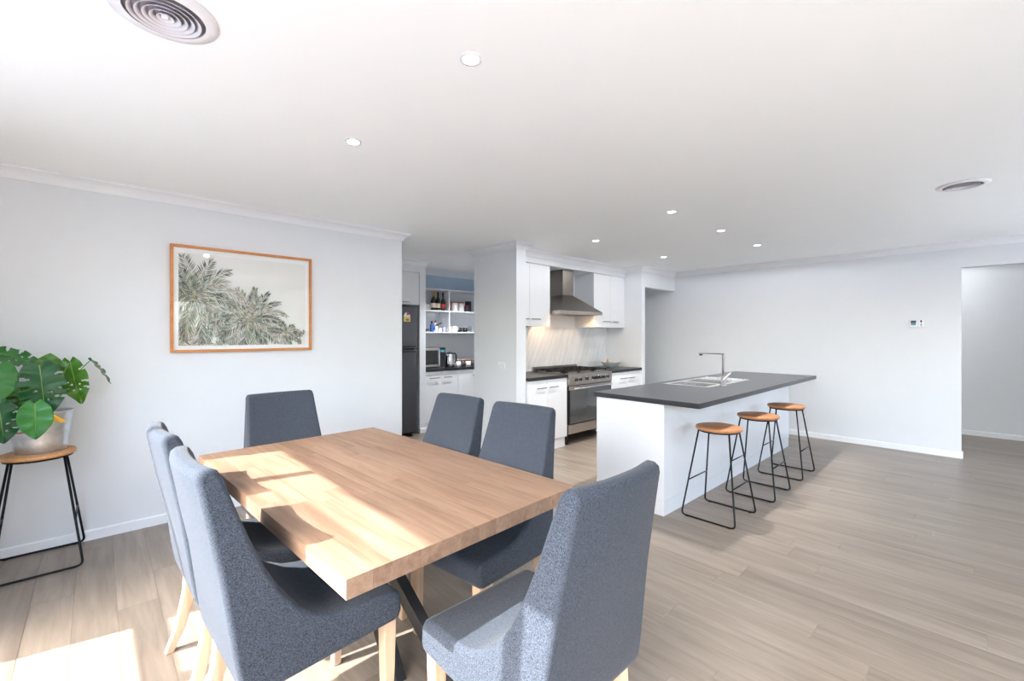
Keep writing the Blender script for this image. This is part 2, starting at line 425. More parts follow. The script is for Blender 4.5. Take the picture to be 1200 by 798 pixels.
struct('wall_hall', MB().box((8.93, YR, 0), (9.03, 3.5, H)).box((XR+0.11, 3.4, 0), (8.93, 3.5, H)), 'wall_paint')
# window wall (left of the camera) and rear wall with openings
struct('wall_window', MB().box((XW-0.17, 3.02, 0), (XW, YL+0.1, H)).box((XW-0.17, YR-0.2, 2.18), (XW, 3.02, H)).box((XW-0.17, YR-0.2, 0), (XW, -1.95, 2.18)), 'wall_paint')
rw = MB()
rw.box((XW-0.17, YR-0.17, 0), (-0.55, YR, H)).box((-0.55, YR-0.17, 2.11), (1.58, YR, H)).box((-0.55, YR-0.17, 0), (1.58, YR, 0.35)).box((1.58, YR-0.17, 0), (3.7, YR, H)).box((3.7, YR-0.17, 2.14), (7.05, YR, H)).box((7.05, YR-0.17, 0), (9.03, YR, H))
struct('wall_rear', rw, 'wall_paint')

def window(name, axis, pos, a0, a1, z0, z1, bars, rails, fw=0.04, d=0.05):
    """axis 'x': plane X=pos spanning Y a0..a1; axis 'y': plane Y=pos spanning X"""
    def bx(mb, u0, u1, w0, w1, e=0):
        if axis == 'x': mb.box((pos+e, u0, w0), (pos+d-e, u1, w1))
        else: mb.box((u0, pos+e, w0), (u1, pos+d-e, w1))
    root = bpy.data.objects.new(name, None); C.objects.link(root); OFF[root] = Vector((0, 0, 0)); root['kind'] = 'structure'
    m = MB(); bx(m, a0, a1, z0, z0+fw); bx(m, a0, a1, z1-fw, z1); bx(m, a0, a0+fw, z0+fw, z1-fw); bx(m, a1-fw, a1, z0+fw, z1-fw)
    m.build('window_frame', 'window_frame', root)
    for b in bars:
        m = MB(); bx(m, b-0.03, b+0.03, z0+fw, z1-fw, 0.002); m.build('mullion', 'window_frame', root)
    es = [a0+fw]+[q for b in bars for q in (b-0.03, b+0.03)]+[a1-fw]
    for i in range(0, len(es), 2):
        for r0, r1 in rails:
            m = MB(); bx(m, es[i], es[i+1], r0, r1, 0.004); m.build('rail', 'window_frame', root)
        m = MB(); bx(m, es[i]-0.005, es[i+1]+0.005, z0+fw-0.005, z1-fw+0.005, 0.022); m.build('pane', 'window_glass', root)
    return root
window('window_1', 'x', -0.87, -1.95, 3.02, 0.0, 2.18, [-0.75, 0.2, 1.16, 2.465], [(0.845, 0.925)])
window('window_2', 'y', YR-0.11, -0.55, 1.58, 0.35, 2.11, [0.5], [])
window('added_window', 'y', YR-0.11, 3.7, 7.05, 0.0, 2.14, [5.375], [])  # unseen wide rear window, added to let in more daylight

# outside: paving, lawn, timber fence; roof, side fence and slab added for the light
struct('terrain', MB().box((-30, -30, -0.25), (40, 30, -0.2)), 'lawn')
struct('bounce_deck', MB().box((-6, -6.5, -0.19), (XW-0.2, 6.5, -0.1)), 'bounce_deck')  # unseen ground slab, added and toned for its bounce onto the ceiling
struct('paving', MB().box((XW-0.2, -8.9, -0.19), (12, YR-0.2, -0.1)), 'paving')
struct('sky_block_roof', MB().box((XW-0.3, -4.3, 2.55), (9.2, YR-0.2, 2.65)), 'ceiling_paint')  # unseen roof, added to keep high sky out of the rear windows
fence = thing('timber_fence', 'brown paling fence standing outside behind the rear window', 'fence', (0, -9, -0.2))
pal = None
for i in range(70):
    x = -5+i*0.2
    if pal is None:
        pal = MB().box((-0.095, -0.01, 0), (0.095, 0.01, 1.75)).build('paling', 'fence_timber', fence, world=False); o = pal
    else:
        o = bpy.data.objects.new('paling', pal.data); link(o, fence)
    o.location = (x, 0.01*(i % 2), 0)
for z in (0.3, 1.4): MB().box((-5.1, -0.06, z), (9, -0.012, z+0.09)).build('rail', 'fence_timber', fence, world=False)

side = thing('timber_fence', 'tall pale paling fence added outside the side window to screen low sky', 'fence', (-5.2, 0, -0.2))  # unseen fence, added to block low sky from the deep room
pal2 = None
for i in range(90):
    if pal2 is None: pal2 = MB().box((-0.01, -0.095, 0), (0.01, 0.095, 2.4)).build('paling', 'sky_screen_pale', side, world=False); o = pal2
    else: o = bpy.data.objects.new('paling', pal2.data); link(o, side)
    o.location = (0.01*(i % 2), -9+i*0.2, 0)
for z in (0.4, 1.9): MB().box((-0.06, -9.1, z), (-0.012, 9, z+0.09)).build('rail', 'sky_screen_pale', side, world=False)
# cornices and baseboards: profile swept along the wall line, room on the right-hand side
def sweep(pts, prof):
    n = len(pts); P2 = [Vector(p) for p in pts]; mb = MB(); vs = []; k = len(prof)
    for i in range(n):
        d0 = (P2[i]-P2[i-1]).normalized() if i > 0 else None
        d1 = (P2[i+1]-P2[i]).normalized() if i < n-1 else None
        n0 = Vector((d0.y, -d0.x)) if d0 else None; n1 = Vector((d1.y, -d1.x)) if d1 else None
        if n0 is None: m = n1
        elif n1 is None: m = n0
        else: m = (n0+n1)/(1+n0.dot(n1))
        for o, z in prof: vs.append((P2[i].x+m.x*o, P2[i].y+m.y*o, z))
    fs = []
    for i in range(n-1):
        for j in range(k):
            j2 = (j+1) % k; fs.append((i*k+j, i*k+j2, (i+1)*k+j2, (i+1)*k+j))
    fs.append(tuple(range(k))); fs.append(tuple((n-1)*k+j for j in range(k))[::-1])
    return mb._a(vs, fs)
g = 0.0005
cov = [(g, H-0.076), (0.011, H-0.076), (0.013, H-0.066), (0.020, H-0.050), (0.032, H-0.034), (0.048, H-0.022), (0.064, H-0.014), (0.066, H-0.004), (0.078, H-0.003), (0.078, H-g), (g, H-g)]
struct('trim_1', sweep([(XW, YL), (2.335, YL), (2.335, 5.5), (3.45, 5.5), (3.45, 6.2), (6.1, 6.2)], cov), 'trim_paint')
struct('trim_2', sweep([(6.1, 4.41), (3.475, 4.41), (3.475, 3.635), (3.625, 3.635), (3.625, 3.885), (6.1, 3.885), (6.1, 3.6), (XR, 3.6), (XR, YR)], cov), 'trim_paint')
bas = [(g, 0.0), (0.013, 0.0), (0.013, 0.062), (0.006, 0.07), (g, 0.07)]
struct('baseboard_left', sweep([(XW, YL), (2.335, YL), (2.335, 5.45)], bas), 'trim_paint')
struct('baseboard_nib', sweep([(3.9, 4.41), (3.475, 4.41), (3.475, 3.635), (3.625, 3.635)], bas), 'trim_paint')
struct('baseboard_back', sweep([(XR, 5.6), (XR, 0.18), (XR+0.11, 0.18)], bas), 'trim_paint')
struct('baseboard_hall', sweep([(8.93, 3.4), (8.93, YR)], bas), 'trim_paint')
struct('baseboard_fridge', sweep([(3.35, 5.5), (3.45, 5.5)], bas), 'trim_paint')

# ------------------------------------------------------------------ dining table
TC = Vector((0.9375, 2.024, 0)); TA = 0.0483; TL, TW, TZ, TT = 1.72, 1.01, 0.76, 0.055
tb = thing('dining_table', 'oak-coloured dining table with a thick laminated wooden top', 'table', TC)
tb.rotation_euler.z = TA
NS = 13; sw = TW/NS
for i in range(NS):
    cuts = sorted([R.uniform(0.2, 0.45), R.uniform(0.58, 0.85)]); es = [0]+cuts+[1]
    for j in range(3):
        a, b = -TL/2+es[j]*TL, -TL/2+es[j+1]*TL
        x0 = -TW/2+i*sw
        e = 0.0002
        o = MB().box((-sw/2+e, -(b-a)/2+e, -TT), (sw/2-e, (b-a)/2-e, 0)).build('stave', 'table_wood', tb, world=False, bevel=0.0006, seg=1)
        o.location = (x0+sw/2, (a+b)/2, TZ)
MB().box((-0.34, -0.62, TZ-TT-0.012), (0.34, 0.62, TZ-TT-0.0005)).build('top_plate', 'table_steel', tb, world=False)
for (t, b) in (((-0.13, -0.15), (0.03, -0.73)), ((-0.06, 0.10), (-0.06, -0.36))):
    for s in (1, -1):
        p0 = Vector((t[0]*s, t[1]*s, TZ-TT-0.012)); p1 = Vector((b[0]*s, b[1]*s, 0.0)); d = (p0-p1)
        # square-section steel leg cut level at floor and top
        w = 0.045; mb = MB(); vs = []
        ux = Vector((1, 0, 0)); uy = Vector((0, 1, 0))
        for p in (p1, p0):
            for a_, b_ in ((-1,-1),(1,-1),(1,1),(-1,1)): vs.append(p+ux*a_*0.022+uy*b_*0.055)
        mb._a(vs, [(0,3,2,1),(4,5,6,7),(0,1,5,4),(1,2,6,5),(2,3,7,6),(3,0,4,7)])
        mb.build('leg', 'table_steel', tb, world=False, bevel=0.003)

# ------------------------------------------------------------------ dining chairs
def make_chair():
    root = thing('dining_chair', 'x', 'chair', (0, 0, 0), 'upholstered dining chairs around the table')
    def hw(z): return 0.246-0.075*(z-0.36)
    def loft(poly, name, bevel, seam, bow=0.0):
        mb = MB(); NW = 7; n = len(poly); vs = []
        for k in range(NW):
            t = -1+2*k/(NW-1)
            for (x, z) in poly:
                vs.append((x-bow*(1-t*t)*max(0, min(1, (z-0.5)/0.3)), hw(z)*t, z))
        fs = [tuple(range(n)), tuple(range((NW-1)*n, NW*n))[::-1]]
        for k in range(NW-1):
            for i in range(n): fs.append((k*n+i, k*n+(i+1) % n, (k+1)*n+(i+1) % n, (k+1)*n+i))
        mb._a(vs, fs); o = mb.build(name, 'chair_fabric', root, bevel=bevel, seg=5, world=False)
        o.modifiers['bevel'].limit_method = 'WEIGHT'
        at = o.data.attributes.new('bevel_weight_edge', 'FLOAT', 'EDGE')
        for e in o.data.edges:
            a, b = e.vertices; ka, kb = a//n, b//n; ia, ib = a % n, b % n
            if ka == kb and ka in (0, NW-1) and not (ia in seam and ib in seam): at.data[e.index].value = 1.0
        sh = o.data.attributes.new('sharp_edge', 'BOOLEAN', 'EDGE') if 'sharp_edge' not in o.data.attributes else o.data.attributes['sharp_edge']
        for e in o.data.edges:
            if e.vertices[0] % n in seam and e.vertices[1] % n in seam: sh.data[e.index].value = True
        return o
    seat = [(-0.10, 0.365), (0.225, 0.374), (0.246, 0.382), (0.255, 0.402), (0.256, 0.448), (0.246, 0.468), (0.222, 0.478), (0.15, 0.483), (0.06, 0.485), (0.0, 0.499), (-0.055, 0.528), (-0.10, 0.568)]
    loft(seat, 'seat', 0.017, (0, 11), 0.022)
    back = [(-0.10, 0.365), (-0.10, 0.568), (-0.15, 0.634), (-0.19, 0.715), (-0.228, 0.81), (-0.264, 0.915), (-0.292, 1.0), (-0.303, 1.02),
            (-0.318, 1.03), (-0.340, 1.029), (-0.354, 1.018), (-0.356, 1.0), (-0.343, 0.93), (-0.325, 0.83), (-0.306, 0.72), (-0.290, 0.6), (-0.275, 0.48), (-0.262, 0.40), (-0.25, 0.372), (-0.235, 0.362)]
    loft(back, 'backrest', 0.017, (0, 1), 0.022)
    for sy in (-1, 1):
        for fr in (1, -1):
            mb = MB(); vs = []
            if fr > 0: st = [(0.215, 0.205, 0.376, 0.024), (0.215, 0.205, 0.2, 0.021), (0.212, 0.205, 0.0, 0.016)]
            else: st = [(-0.205, 0.195, 0.376, 0.024), (-0.215, 0.197, 0.24, 0.022), (-0.245, 0.2, 0.1, 0.019), (-0.285, 0.203, 0.0, 0.016)]
            for (x, y, z, w) in st:
                for a, b in ((-1,-1),(1,-1),(1,1),(-1,1)): vs.append((x+a*w, y*sy+b*w, z))
            n = len(st); fs = [(0,1,2,3), tuple((n-1)*4+q for q in (3,2,1,0))]
            for j in range(n-1):
                for q in range(4): fs.append((j*4+q, j*4+(q+1) % 4, (j+1)*4+(q+1) % 4, (j+1)*4+q))
            mb._a(vs, fs); mb.build('leg', 'chair_leg_wood', root, bevel=0.004, world=False)
    return root
chair = make_chair()
spots = [(0.542, 1.676, 3, 'grey fabric dining chair at the sunlit side, between the end chair and its far neighbour'),
         (0.522, 2.268, 2, 'grey fabric dining chair at the sunlit side, close to the plant stand'),
         (1.30, 2.185, 184, 'grey fabric dining chair on the kitchen side, its back before the pantry opening'),
         (1.335, 1.645, 187, 'grey fabric dining chair on the kitchen side, its back before the oven cabinet'),
         (0.87, 2.80, -90, 'grey fabric dining chair at the table end below the framed palm picture'),
         (1.012, 1.005, 90, 'grey fabric dining chair at the table end pulled out towards the bar stools')]
for i, (x, y, a, lab) in enumerate(spots):
    c = chair if i == 0 else copy_tree(chair)
    c.location = (x, y, 0); c.rotation_euler.z = math.radians(a); c['label'] = lab

# ------------------------------------------------------------------ stools
def make_stool(woodmat):
    root = thing('bar_stool', 'x', 'stool', (0, 0, 0))
    MB().lathe([(0.158, 0.664), (0.166, 0.668), (0.168, 0.678), (0.165, 0.687), (0.155, 0.690), (0.0, 0.690)], n=40).build('seat', woodmat, root, world=False)
    MB().lathe([(0.13, 0.652), (0.152, 0.652), (0.152, 0.6638), (0.13, 0.6638)], n=32).build('seat_ring', 'black_steel', root, world=False)
    def loop(sx):
        r = 0.0065; pts = []
        top = (0.098*sx, 0.115, 0.655); bot = (0.212*sx, 0.20, r)
        def lerp(a, b, t): return tuple(a[i]+(b[i]-a[i])*t for i in range(3))
        A = Vector((top[0], -top[1], top[2])); B = Vector((bot[0], -bot[1], bot[2])); D = Vector(bot); E = Vector(top)
        def corner(p, q, s, rad=0.035, n=5):
            a = q+(p-q).normalized()*rad; b = q+(s-q).normalized()*rad; o = []
            for k in range(n+1):
                t = k/n; o.append(a*(1-t)**2+q*2*t*(1-t)+b*t*t)
            return o
        pts = [A]+corner(A, B, D)+corner(B, D, E)+[E]
        return pts
    for sx in (-1, 1):
        MB().tube(loop(sx), 0.0065, 8).build('leg_loop', 'black_steel', root, world=False)
        for sy in (-1, 1): MB().cyl((0.21*sx, 0.155*sy-0.012, 0.004), (0.21*sx, 0.155*sy+0.012, 0.004), 0.0085, n=8).build('foot_pad', 'black_steel', root, world=False)
    for sy in (-1, 1):
        t = 1-0.27/0.655; x = 0.098+(0.212-0.098)*t; y = 0.115+(0.2-0.115)*t
        MB().cyl((-x, y*sy, 0.27), (x, y*sy, 0.27), 0.005, n=8).build('footrest', 'black_steel', root, world=False)
    return root
st = make_stool('seat_wood')
for i, (x, y, lab) in enumerate([(3.545, 1.42, 'black wire bar stool with wooden seat beside the island end panel with the socket'),
                                 (4.325, 1.388, 'black wire bar stool with wooden seat between two other stools at the island'),
                                 (5.137, 1.385, 'black wire bar stool with wooden seat at the island end by the blank wall')]):
    s = st if i == 0 else copy_tree(st)
    s.location = (x, y, 0); s['label'] = lab; s['group'] = 'bar stools at the island'
stand = make_stool('stand_wood'); stand.name = 'plant_stand'; stand['category'] = 'plant stand'
stand['label'] = 'black wire stool with round wooden top carrying the potted monstera'
stand.location = (-0.262, 3.955, 0); stand.rotation_euler.z = pi/2

# ------------------------------------------------------------------ island
isl = thing('island_bench', 'white gloss kitchen island body under a dark stone-look worktop', 'island', (3.19, 1.69, 0))
MB().box((3.19, 1.69, 0.112), (3.21, 2.32, 0.864)).build('end_panel', 'gloss_white', isl, bevel=0.001, seg=1)
MB().box((6.36, 1.69, 0.112), (6.38, 2.32, 0.864)).build('end_panel', 'gloss_white', isl, bevel=0.001, seg=1)
for a, b in ((3.2105, 4.26), (4.2615, 5.31), (5.3115, 6.3595)):
    MB().box((a, 1.6905, 0.112), (b, 1.708, 0.864)).build('back_panel', 'gloss_white', isl, bevel=0.0008, seg=1)
MB().box((3.1915, 1.692, 0.0), (6.37, 1.71, 0.110)).box((3.1915, 1.71, 0), (3.21, 2.27, 0.11)).box((3.21, 2.25, 0), (6.37, 2.27, 0.11)).build('plinth', 'gloss_white', isl)
for k in range(5):
    a = 3.212+k*0.63; b = a+0.626
    d = MB().box((a, 2.30, 0.112), (b, 2.318, 0.862)).build('door', 'cabinet_white', isl, bevel=0.001, seg=1)
    MB().box((b-0.2, 2.319, 0.77), (b-0.04, 2.345, 0.778)).build('handle', 'handle_metal', d)
MB().box((3.211, 1.7085, 0.112), (6.359, 2.299, 0.13)).build('floor_board', 'cabinet_white', isl)

# worktop with a cut-out for the sink
WX0, WX1, WY0, WY1 = 3.167, 6.41, 1.404, 2.34
SX0, SX1, SY0, SY1 = 4.19, 5.26, 1.765, 2.245
wt = MB()
hx0, hx1, hy0, hy1 = SX0+0.03, 4.92, SY0+0.05, SY1-0.04
for a, b in (((WX0, WY0), (hx0, WY1)), ((hx1, WY0), (WX1, WY1)), ((hx0, WY0), (hx1, hy0)), ((hx0, hy1), (hx1, WY1))):
    pass
o4 = [(WX0, WY0), (WX1, WY0), (WX1, WY1), (WX0, WY1)]; i4 = [(hx0, hy0), (hx1, hy0), (hx1, hy1), (hx0, hy1)]
vs = [(x, y, z) for z in (0.866, 0.905) for (x, y) in o4+i4]
fs = []
for k in range(4):
    k2 = (k+1) % 4
    fs += [(k, k2, 4+k2, 4+k), (8+k, 8+k2, 12+k2, 12+k), (k, k2, 8+k2, 8+k), (4+k, 4+k2, 12+k2, 12+k)]
wt._a(vs, fs)
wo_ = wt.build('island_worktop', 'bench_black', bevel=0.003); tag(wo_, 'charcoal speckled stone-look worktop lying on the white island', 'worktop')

sk = thing('kitchen_sink', 'stainless double-bowl sink with drainer set into the island worktop', 'sink', (4.72, 2.0, 0.905))
zr = 0.9055
def openbox(x0, x1, y0, y1, z0, z1, t=0.0012):
    m = MB()
    m.box((x0, y0, z0), (x1, y1, z0+t)); m.box((x0, y0, z0), (x0+t, y1, z1)); m.box((x1-t, y0, z0), (x1, y1, z1)); m.box((x0, y0, z0), (x1, y0+t, z1)); m.box((x0, y1-t, z0), (x1, y1, z1)); return m
b1 = (hx0+0.012, 4.54, hy0+0.012, hy1-0.012); b2 = (4.58, hx1-0.012, hy0+0.012, hy1-0.012)
rm = MB()
for (x0, x1, y0, y1) in ((SX0, b1[0], SY0, SY1), (b1[1], b2[0], SY0, SY1), (b2[1], SX1, SY0, SY1), (b1[0], b1[1], SY0, b1[2]), (b1[0], b1[1], b1[3], SY1), (b2[0], b2[1], SY0, b2[2]), (b2[0], b2[1], b2[3], SY1)):
    rm.box((x0, y0, zr), (x1, y1, zr+0.003))
rim = rm.build('rim', 'sink_steel', sk)
for bb in (b1, b2):
    bo = openbox(bb[0], bb[1], bb[2], bb[3], 0.76, zr+0.0035).build('bowl', 'sink_steel', sk)
    cx, cy = (bb[0]+bb[1])/2, (bb[2]+bb[3])/2
    MB().lathe([(0.0, 0.7625), (0.04, 0.7625), (0.042, 0.765), (0.034, 0.765)], (cx, cy, 0), 20).build('drain', 'chrome', bo)
MB().box((b2[1]+0.03, SY0+0.02, zr+0.003), (SX1-0.02, SY0+0.026, zr+0.008)).box((b2[1]+0.03, SY1-0.026, zr+0.003), (SX1-0.02, SY1-0.02, zr+0.008)).box((SX1-0.026, SY0+0.026, zr+0.003), (SX1-0.02, SY1-0.026, zr+0.008)).box((b2[1]+0.03, SY0+0.026, zr+0.003), (b2[1]+0.036, SY1-0.026, zr+0.008)).build('drainer_rim', 'sink_steel', sk)
for k in range(8):
    y = SY0+0.065+k*0.048
    MB().box((b2[1]+0.06, y, zr+0.003), (SX1-0.05, y+0.014, zr+0.006)).build('drainer_rib', 'sink_steel', sk)
tx, ty = 4.43, 1.732
tp = thing('mixer_tap', 'tall square chrome mixer tap beside the island sink', 'tap', (tx, ty, 0.905))
MB().lathe([(0.03, 0.9055), (0.03, 0.913), (0.024, 0.917), (0.024, 1.0), (0.02, 1.005)], (tx, ty, 0), 20).build('base', 'chrome', tp)
MB().box((tx-0.012, ty-0.012, 1.0), (tx+0.012, ty+0.012, 1.21)).build('column', 'chrome', tp, bevel=0.003)
sp = MB().box((tx-0.012, ty-0.01, 1.2105), (tx+0.012, ty+0.235, 1.226)).build('spout', 'chrome', tp, bevel=0.003)
MB().box((tx-0.010, ty+0.205, 1.196), (tx+0.010, ty+0.23, 1.21)).build('nozzle', 'black_plastic', sp)
MB().beam((tx-0.03, ty+0.0, 0.975), (tx+0.075, ty-0.035, 1.035), 0.034, 0.018).build('lever', 'chrome', tp, bevel=0.004)
MB().box((tx+0.012, ty-0.008, 1.06), (tx+0.02, ty+0.008, 1.13)).build('trigger', 'black_plastic', tp)

# ------------------------------------------------------------------ kitchen wall run
def base_cab(x0, x1, split, hl, lab, Yf=3.61, Yb=4.245, face=True):
    t = thing('base_cabinet', lab, 'cabinet', ((x0+x1)/2, Yf, 0))
    MB().box((x0, Yf+0.0185, 0.118), (x1, Yb, 0.864)).build('body', 'cabinet_white', t)
    MB().box((x0+0.001, Yf+0.012, 0), (x1-0.03 if x1 < 4.4 else x1, Yb, 0.116)).build('plinth', 'cabinet_white', t)
    for (a, b), (h0, h1) in zip(((x0+0.0015, split-0.0012), (split+0.0012, x1-0.0015)), hl):
        d = MB().box((a, Yf, 0.122), (b, Yf+0.018, 0.862)).build('door', 'cabinet_white', t, bevel=0.001, seg=1)
        MB().box((h0, Yf-0.026, 0.764), (h1, Yf-0.018, 0.774)).cyl((h0+0.02, Yf-0.02, 0.769), (h0+0.02, Yf, 0.769), 0.004, n=8).cyl((h1-0.02, Yf-0.02, 0.769), (h1-0.02, Yf, 0.769), 0.004, n=8).build('handle', 'handle_metal', d)
    return t
base_cab(3.629, 4.335, 3.965, ((3.775, 3.935), (3.995, 4.152)), 'white two-door base cabinet between the wall nib and the oven')
base_cab(5.295, 6.096, 5.725, ((5.52, 5.70), (5.75, 5.895)), 'white two-door base cabinet below the fruit bowl')
for a, b, lab in ((3.627, 4.337, 'black kitchen worktop between the wall nib and the oven'), (5.292, 6.098, 'black kitchen worktop carrying the fruit bowl')):
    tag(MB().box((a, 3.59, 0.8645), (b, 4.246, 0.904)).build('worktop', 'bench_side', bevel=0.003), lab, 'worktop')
tag(MB().box((3.627, 4.236, 0.906), (6.098, 4.2495, 1.513)).build('splashback', 'marble'), 'pale grey veined marble splashback panel behind the oven', 'splashback')
def over_cab(x0, x1, split, hl, lab):
    t = thing('overhead_cabinet', lab, 'cabinet', ((x0+x1)/2, 3.9, 1.515))
    MB().box((x0, 3.9185, 1.515), (x1, 4.2495, 2.308)).build('body', 'cabinet_white', t)
    for (a, b), (h0, h1) in zip(((x0+0.0015, split-0.0012), (split+0.0012, x1-0.0015)), hl):
        d = MB().box((a, 3.9, 1.517), (b, 3.918, 2.306)).build('door', 'cabinet_white', t, bevel=0.001, seg=1)
        MB().box((h0, 3.878, 1.600), (h1, 3.886, 1.609)).cyl((h0+0.02, 3.884, 1.604), (h0+0.02, 3.9, 1.604), 0.004, n=8).cyl((h1-0.02, 3.884, 1.604), (h1-0.02, 3.9, 1.604), 0.004, n=8).build('handle', 'handle_metal', d)
over_cab(3.629, 4.337, 3.958, ((3.80, 3.935), (3.985, 4.145)), 'white overhead cabinet between the wall nib and the range hood')
over_cab(5.29, 6.096, 5.722, ((5.52, 5.70), (5.75, 5.91)), 'white overhead cabinet above the fruit bowl')

# range cooker
rx0, rx1 = 4.343, 5.286
rg = thing('range_cooker', 'wide stainless steel freestanding cooker with gas hob and glass oven door', 'oven', ((rx0+rx1)/2, 3.6, 0))
MB().box((rx0, 3.622, 0.14), (rx1, 4.225, 0.895)).build('body', 'steel', rg)
MB().box((rx0, 3.585, 0.762), (rx1, 3.6215, 0.895)).build('control_panel', 'steel', rg, bevel=0.004)
for x in (4.475, 4.565, 4.70, 4.84, 4.92, 5.0, 5.08, 5.165):
    k = MB().cyl((x, 3.585, 0.83), (x, 3.558, 0.83), 0.023, 0.020, 16).build('knob', 'black_plastic', rg)
    MB().cyl((x, 3.5848, 0.83), (x, 3.581, 0.83), 0.031, n=18).build('bezel', 'chrome', k)
dr = MB().box((rx0+0.004, 3.592, 0.262), (rx1-0.004, 3.6215, 0.752)).build('oven_door', 'black_plastic', rg, bevel=0.004)
MB().box((rx0+0.03, 3.588, 0.275), (rx1-0.03, 3.5915, 0.70)).build('door_glass', 'oven_glass', dr)
MB().box((rx0+0.006, 3.589, 0.7), (rx1-0.006, 3.5915, 0.75)).build('door_trim', 'steel', dr)
MB().cyl((rx0+0.06, 3.55, 0.722), (rx1-0.06, 3.55, 0.722), 0.011, n=12).cyl((rx0+0.1, 3.55, 0.722), (rx0+0.1, 3.589, 0.722), 0.008, n=8).cyl((rx1-0.1, 3.55, 0.722), (rx1-0.1, 3.589, 0.722), 0.008, n=8).build('door_handle', 'chrome', dr)
MB().box((rx0+0.004, 3.592, 0.142), (rx1-0.004, 3.6215, 0.256)).build('drawer_front', 'steel', rg, bevel=0.003)
for x in (rx0+0.03, rx1-0.03):
    for y in (3.66, 4.18): MB().cyl((x, y, 0), (x, y, 0.1395), 0.022, n=14).build('foot', 'black_plastic', rg)
MB().box((rx0+0.01, 3.63, 0.8955), (rx1-0.01, 4.20, 0.902)).build('hob_plate', 'steel', rg)
MB().box((rx0, 4.205, 0.8955), (rx1, 4.2245, 0.965)).build('upstand', 'steel', rg, bevel=0.002)
for gx in (4.50, 4.815, 5.13):
    m = MB()
    for y in (3.68, 3.81, 3.93, 4.05, 4.16): m.box((gx-0.145, y-0.005, 0.925), (gx+0.145, y+0.005, 0.938))
    for x in (-0.14, 0, 0.14): m.box((gx+x-0.005, 3.67, 0.9255), (gx+x+0.005, 4.17, 0.9375))
    for x in (-0.14, 0.14):
        for y in (3.68, 4.16): m.box((gx+x-0.006, y-0.006, 0.902), (gx+x+0.006, y+0.006, 0.926))
    m.build('pan_support', 'cast_iron', rg)
    for y in ((3.80, 4.06) if gx != 4.815 else (3.93,)):
        MB().lathe([(0.05, 0.9022), (0.05, 0.912), (0.034, 0.914), (0.034, 0.922), (0.0, 0.922)], (gx, y, 0), 18).build('burner', 'cast_iron', rg)

# range hood
hd = thing('range_hood', 'stainless pyramid range hood with square flue above the cooker', 'range hood', (4.82, 4.0, 1.68))
hx0_, hx1_, hy0_, hy1_ = 4.362, 5.272, 3.735, 4.232; cx0, cx1, cyf = 4.695, 4.925, 3.985
m = MB(); zt = 1.955
b8 = [(hx0_, hy0_, 1.725), (hx1_, hy0_, 1.725), (hx1_, hy1_, 1.725), (hx0_, hy1_, 1.725), (cx0, cyf, zt), (cx1, cyf, zt), (cx1, hy1_, zt), (cx0, hy1_, zt)]
m._a(b8, [(0,3,2,1),(4,5,6,7),(0,1,5,4),(1,2,6,5),(2,3,7,6),(3,0,4,7)]); m.build('canopy', 'hood_steel', hd)
lp = MB(); lp.box((hx0_, hy0_, 1.682), (hx1_, hy0_+0.012, 1.7248)).box((hx0_, hy1_-0.012, 1.682), (hx1_, hy1_, 1.7248)).box((hx0_, hy0_+0.012, 1.682), (hx0_+0.012, hy1_-0.012, 1.7248)).box((hx1_-0.012, hy0_+0.012, 1.682), (hx1_, hy1_-0.012, 1.7248)).build('lip', 'steel', hd)
MB().box((hx0_+0.0125, hy0_+0.0125, 1.70), (hx1_-0.0125, hy1_-0.0125, 1.712)).build('filter', 'steel', hd)
MB().box((cx0, cyf, zt+0.0005), (cx1, hy1_, 2.309)).build('flue', 'hood_steel', hd)
for x, y in ((4.47, 3.82), (4.47, 4.1), (5.16, 3.82)):
    MB().lathe([(0.0, 1.695), (0.03, 1.695), (0.032, 1.6995)], (x, y, 0), 16).build('hood_lamp', 'hood_glow', hd)
    l = bpy.data.lights.new('hood_light', 'SPOT'); l.energy = 1.6; l.color = (1, 0.72, 0.42); l.spot_size = 2.4; l.shadow_soft_size = 0.03
    lo = bpy.data.objects.new('hood_light', l); C.objects.link(lo); lo.location = (x, y, 1.69)

# fruit bowl and bananas
bc = (5.76, 3.93, 0.9045)
tag(MB().lathe([(0.0, 0.0), (0.05, 0.0), (0.055, 0.006), (0.11, 0.035), (0.15, 0.085), (0.155, 0.092), (0.145, 0.088), (0.105, 0.045), (0.05, 0.014), (0.0, 0.012)], bc, 36).build('fruit_bowl', 'bowl_grey'), 'shallow pale grey bowl on the worktop right of the oven', 'bowl')
for k, (dx, dy, a, lab) in enumerate([(-0.05, 0.02, 0.3, 'yellow banana leaning on the rim of the fruit bowl'), (-0.03, -0.02, 0.9, 'yellow banana lying under the other in the fruit bowl')]):
    pts = []; rs = []
    for i in range(9):
        t = i/8; an = -1.25+2.5*t
        q = Vector((math.sin(an)*0.085, 0, 0.06-math.cos(an)*0.06)); q.rotate(Matrix.Rotation(a*2, 3, 'Z'))
        pts.append((bc[0]+dx+q.x, bc[1]+dy+q.y, bc[2]+(0.085 if k == 0 else 0.040)+q.z)); rs.append(0.018*min(1, 0.3+3*t, 0.35+3*(1-t)))
    tag(MB().tube(pts, rs, 8).build('banana', 'banana'), lab, 'banana', 'bananas in the bowl')

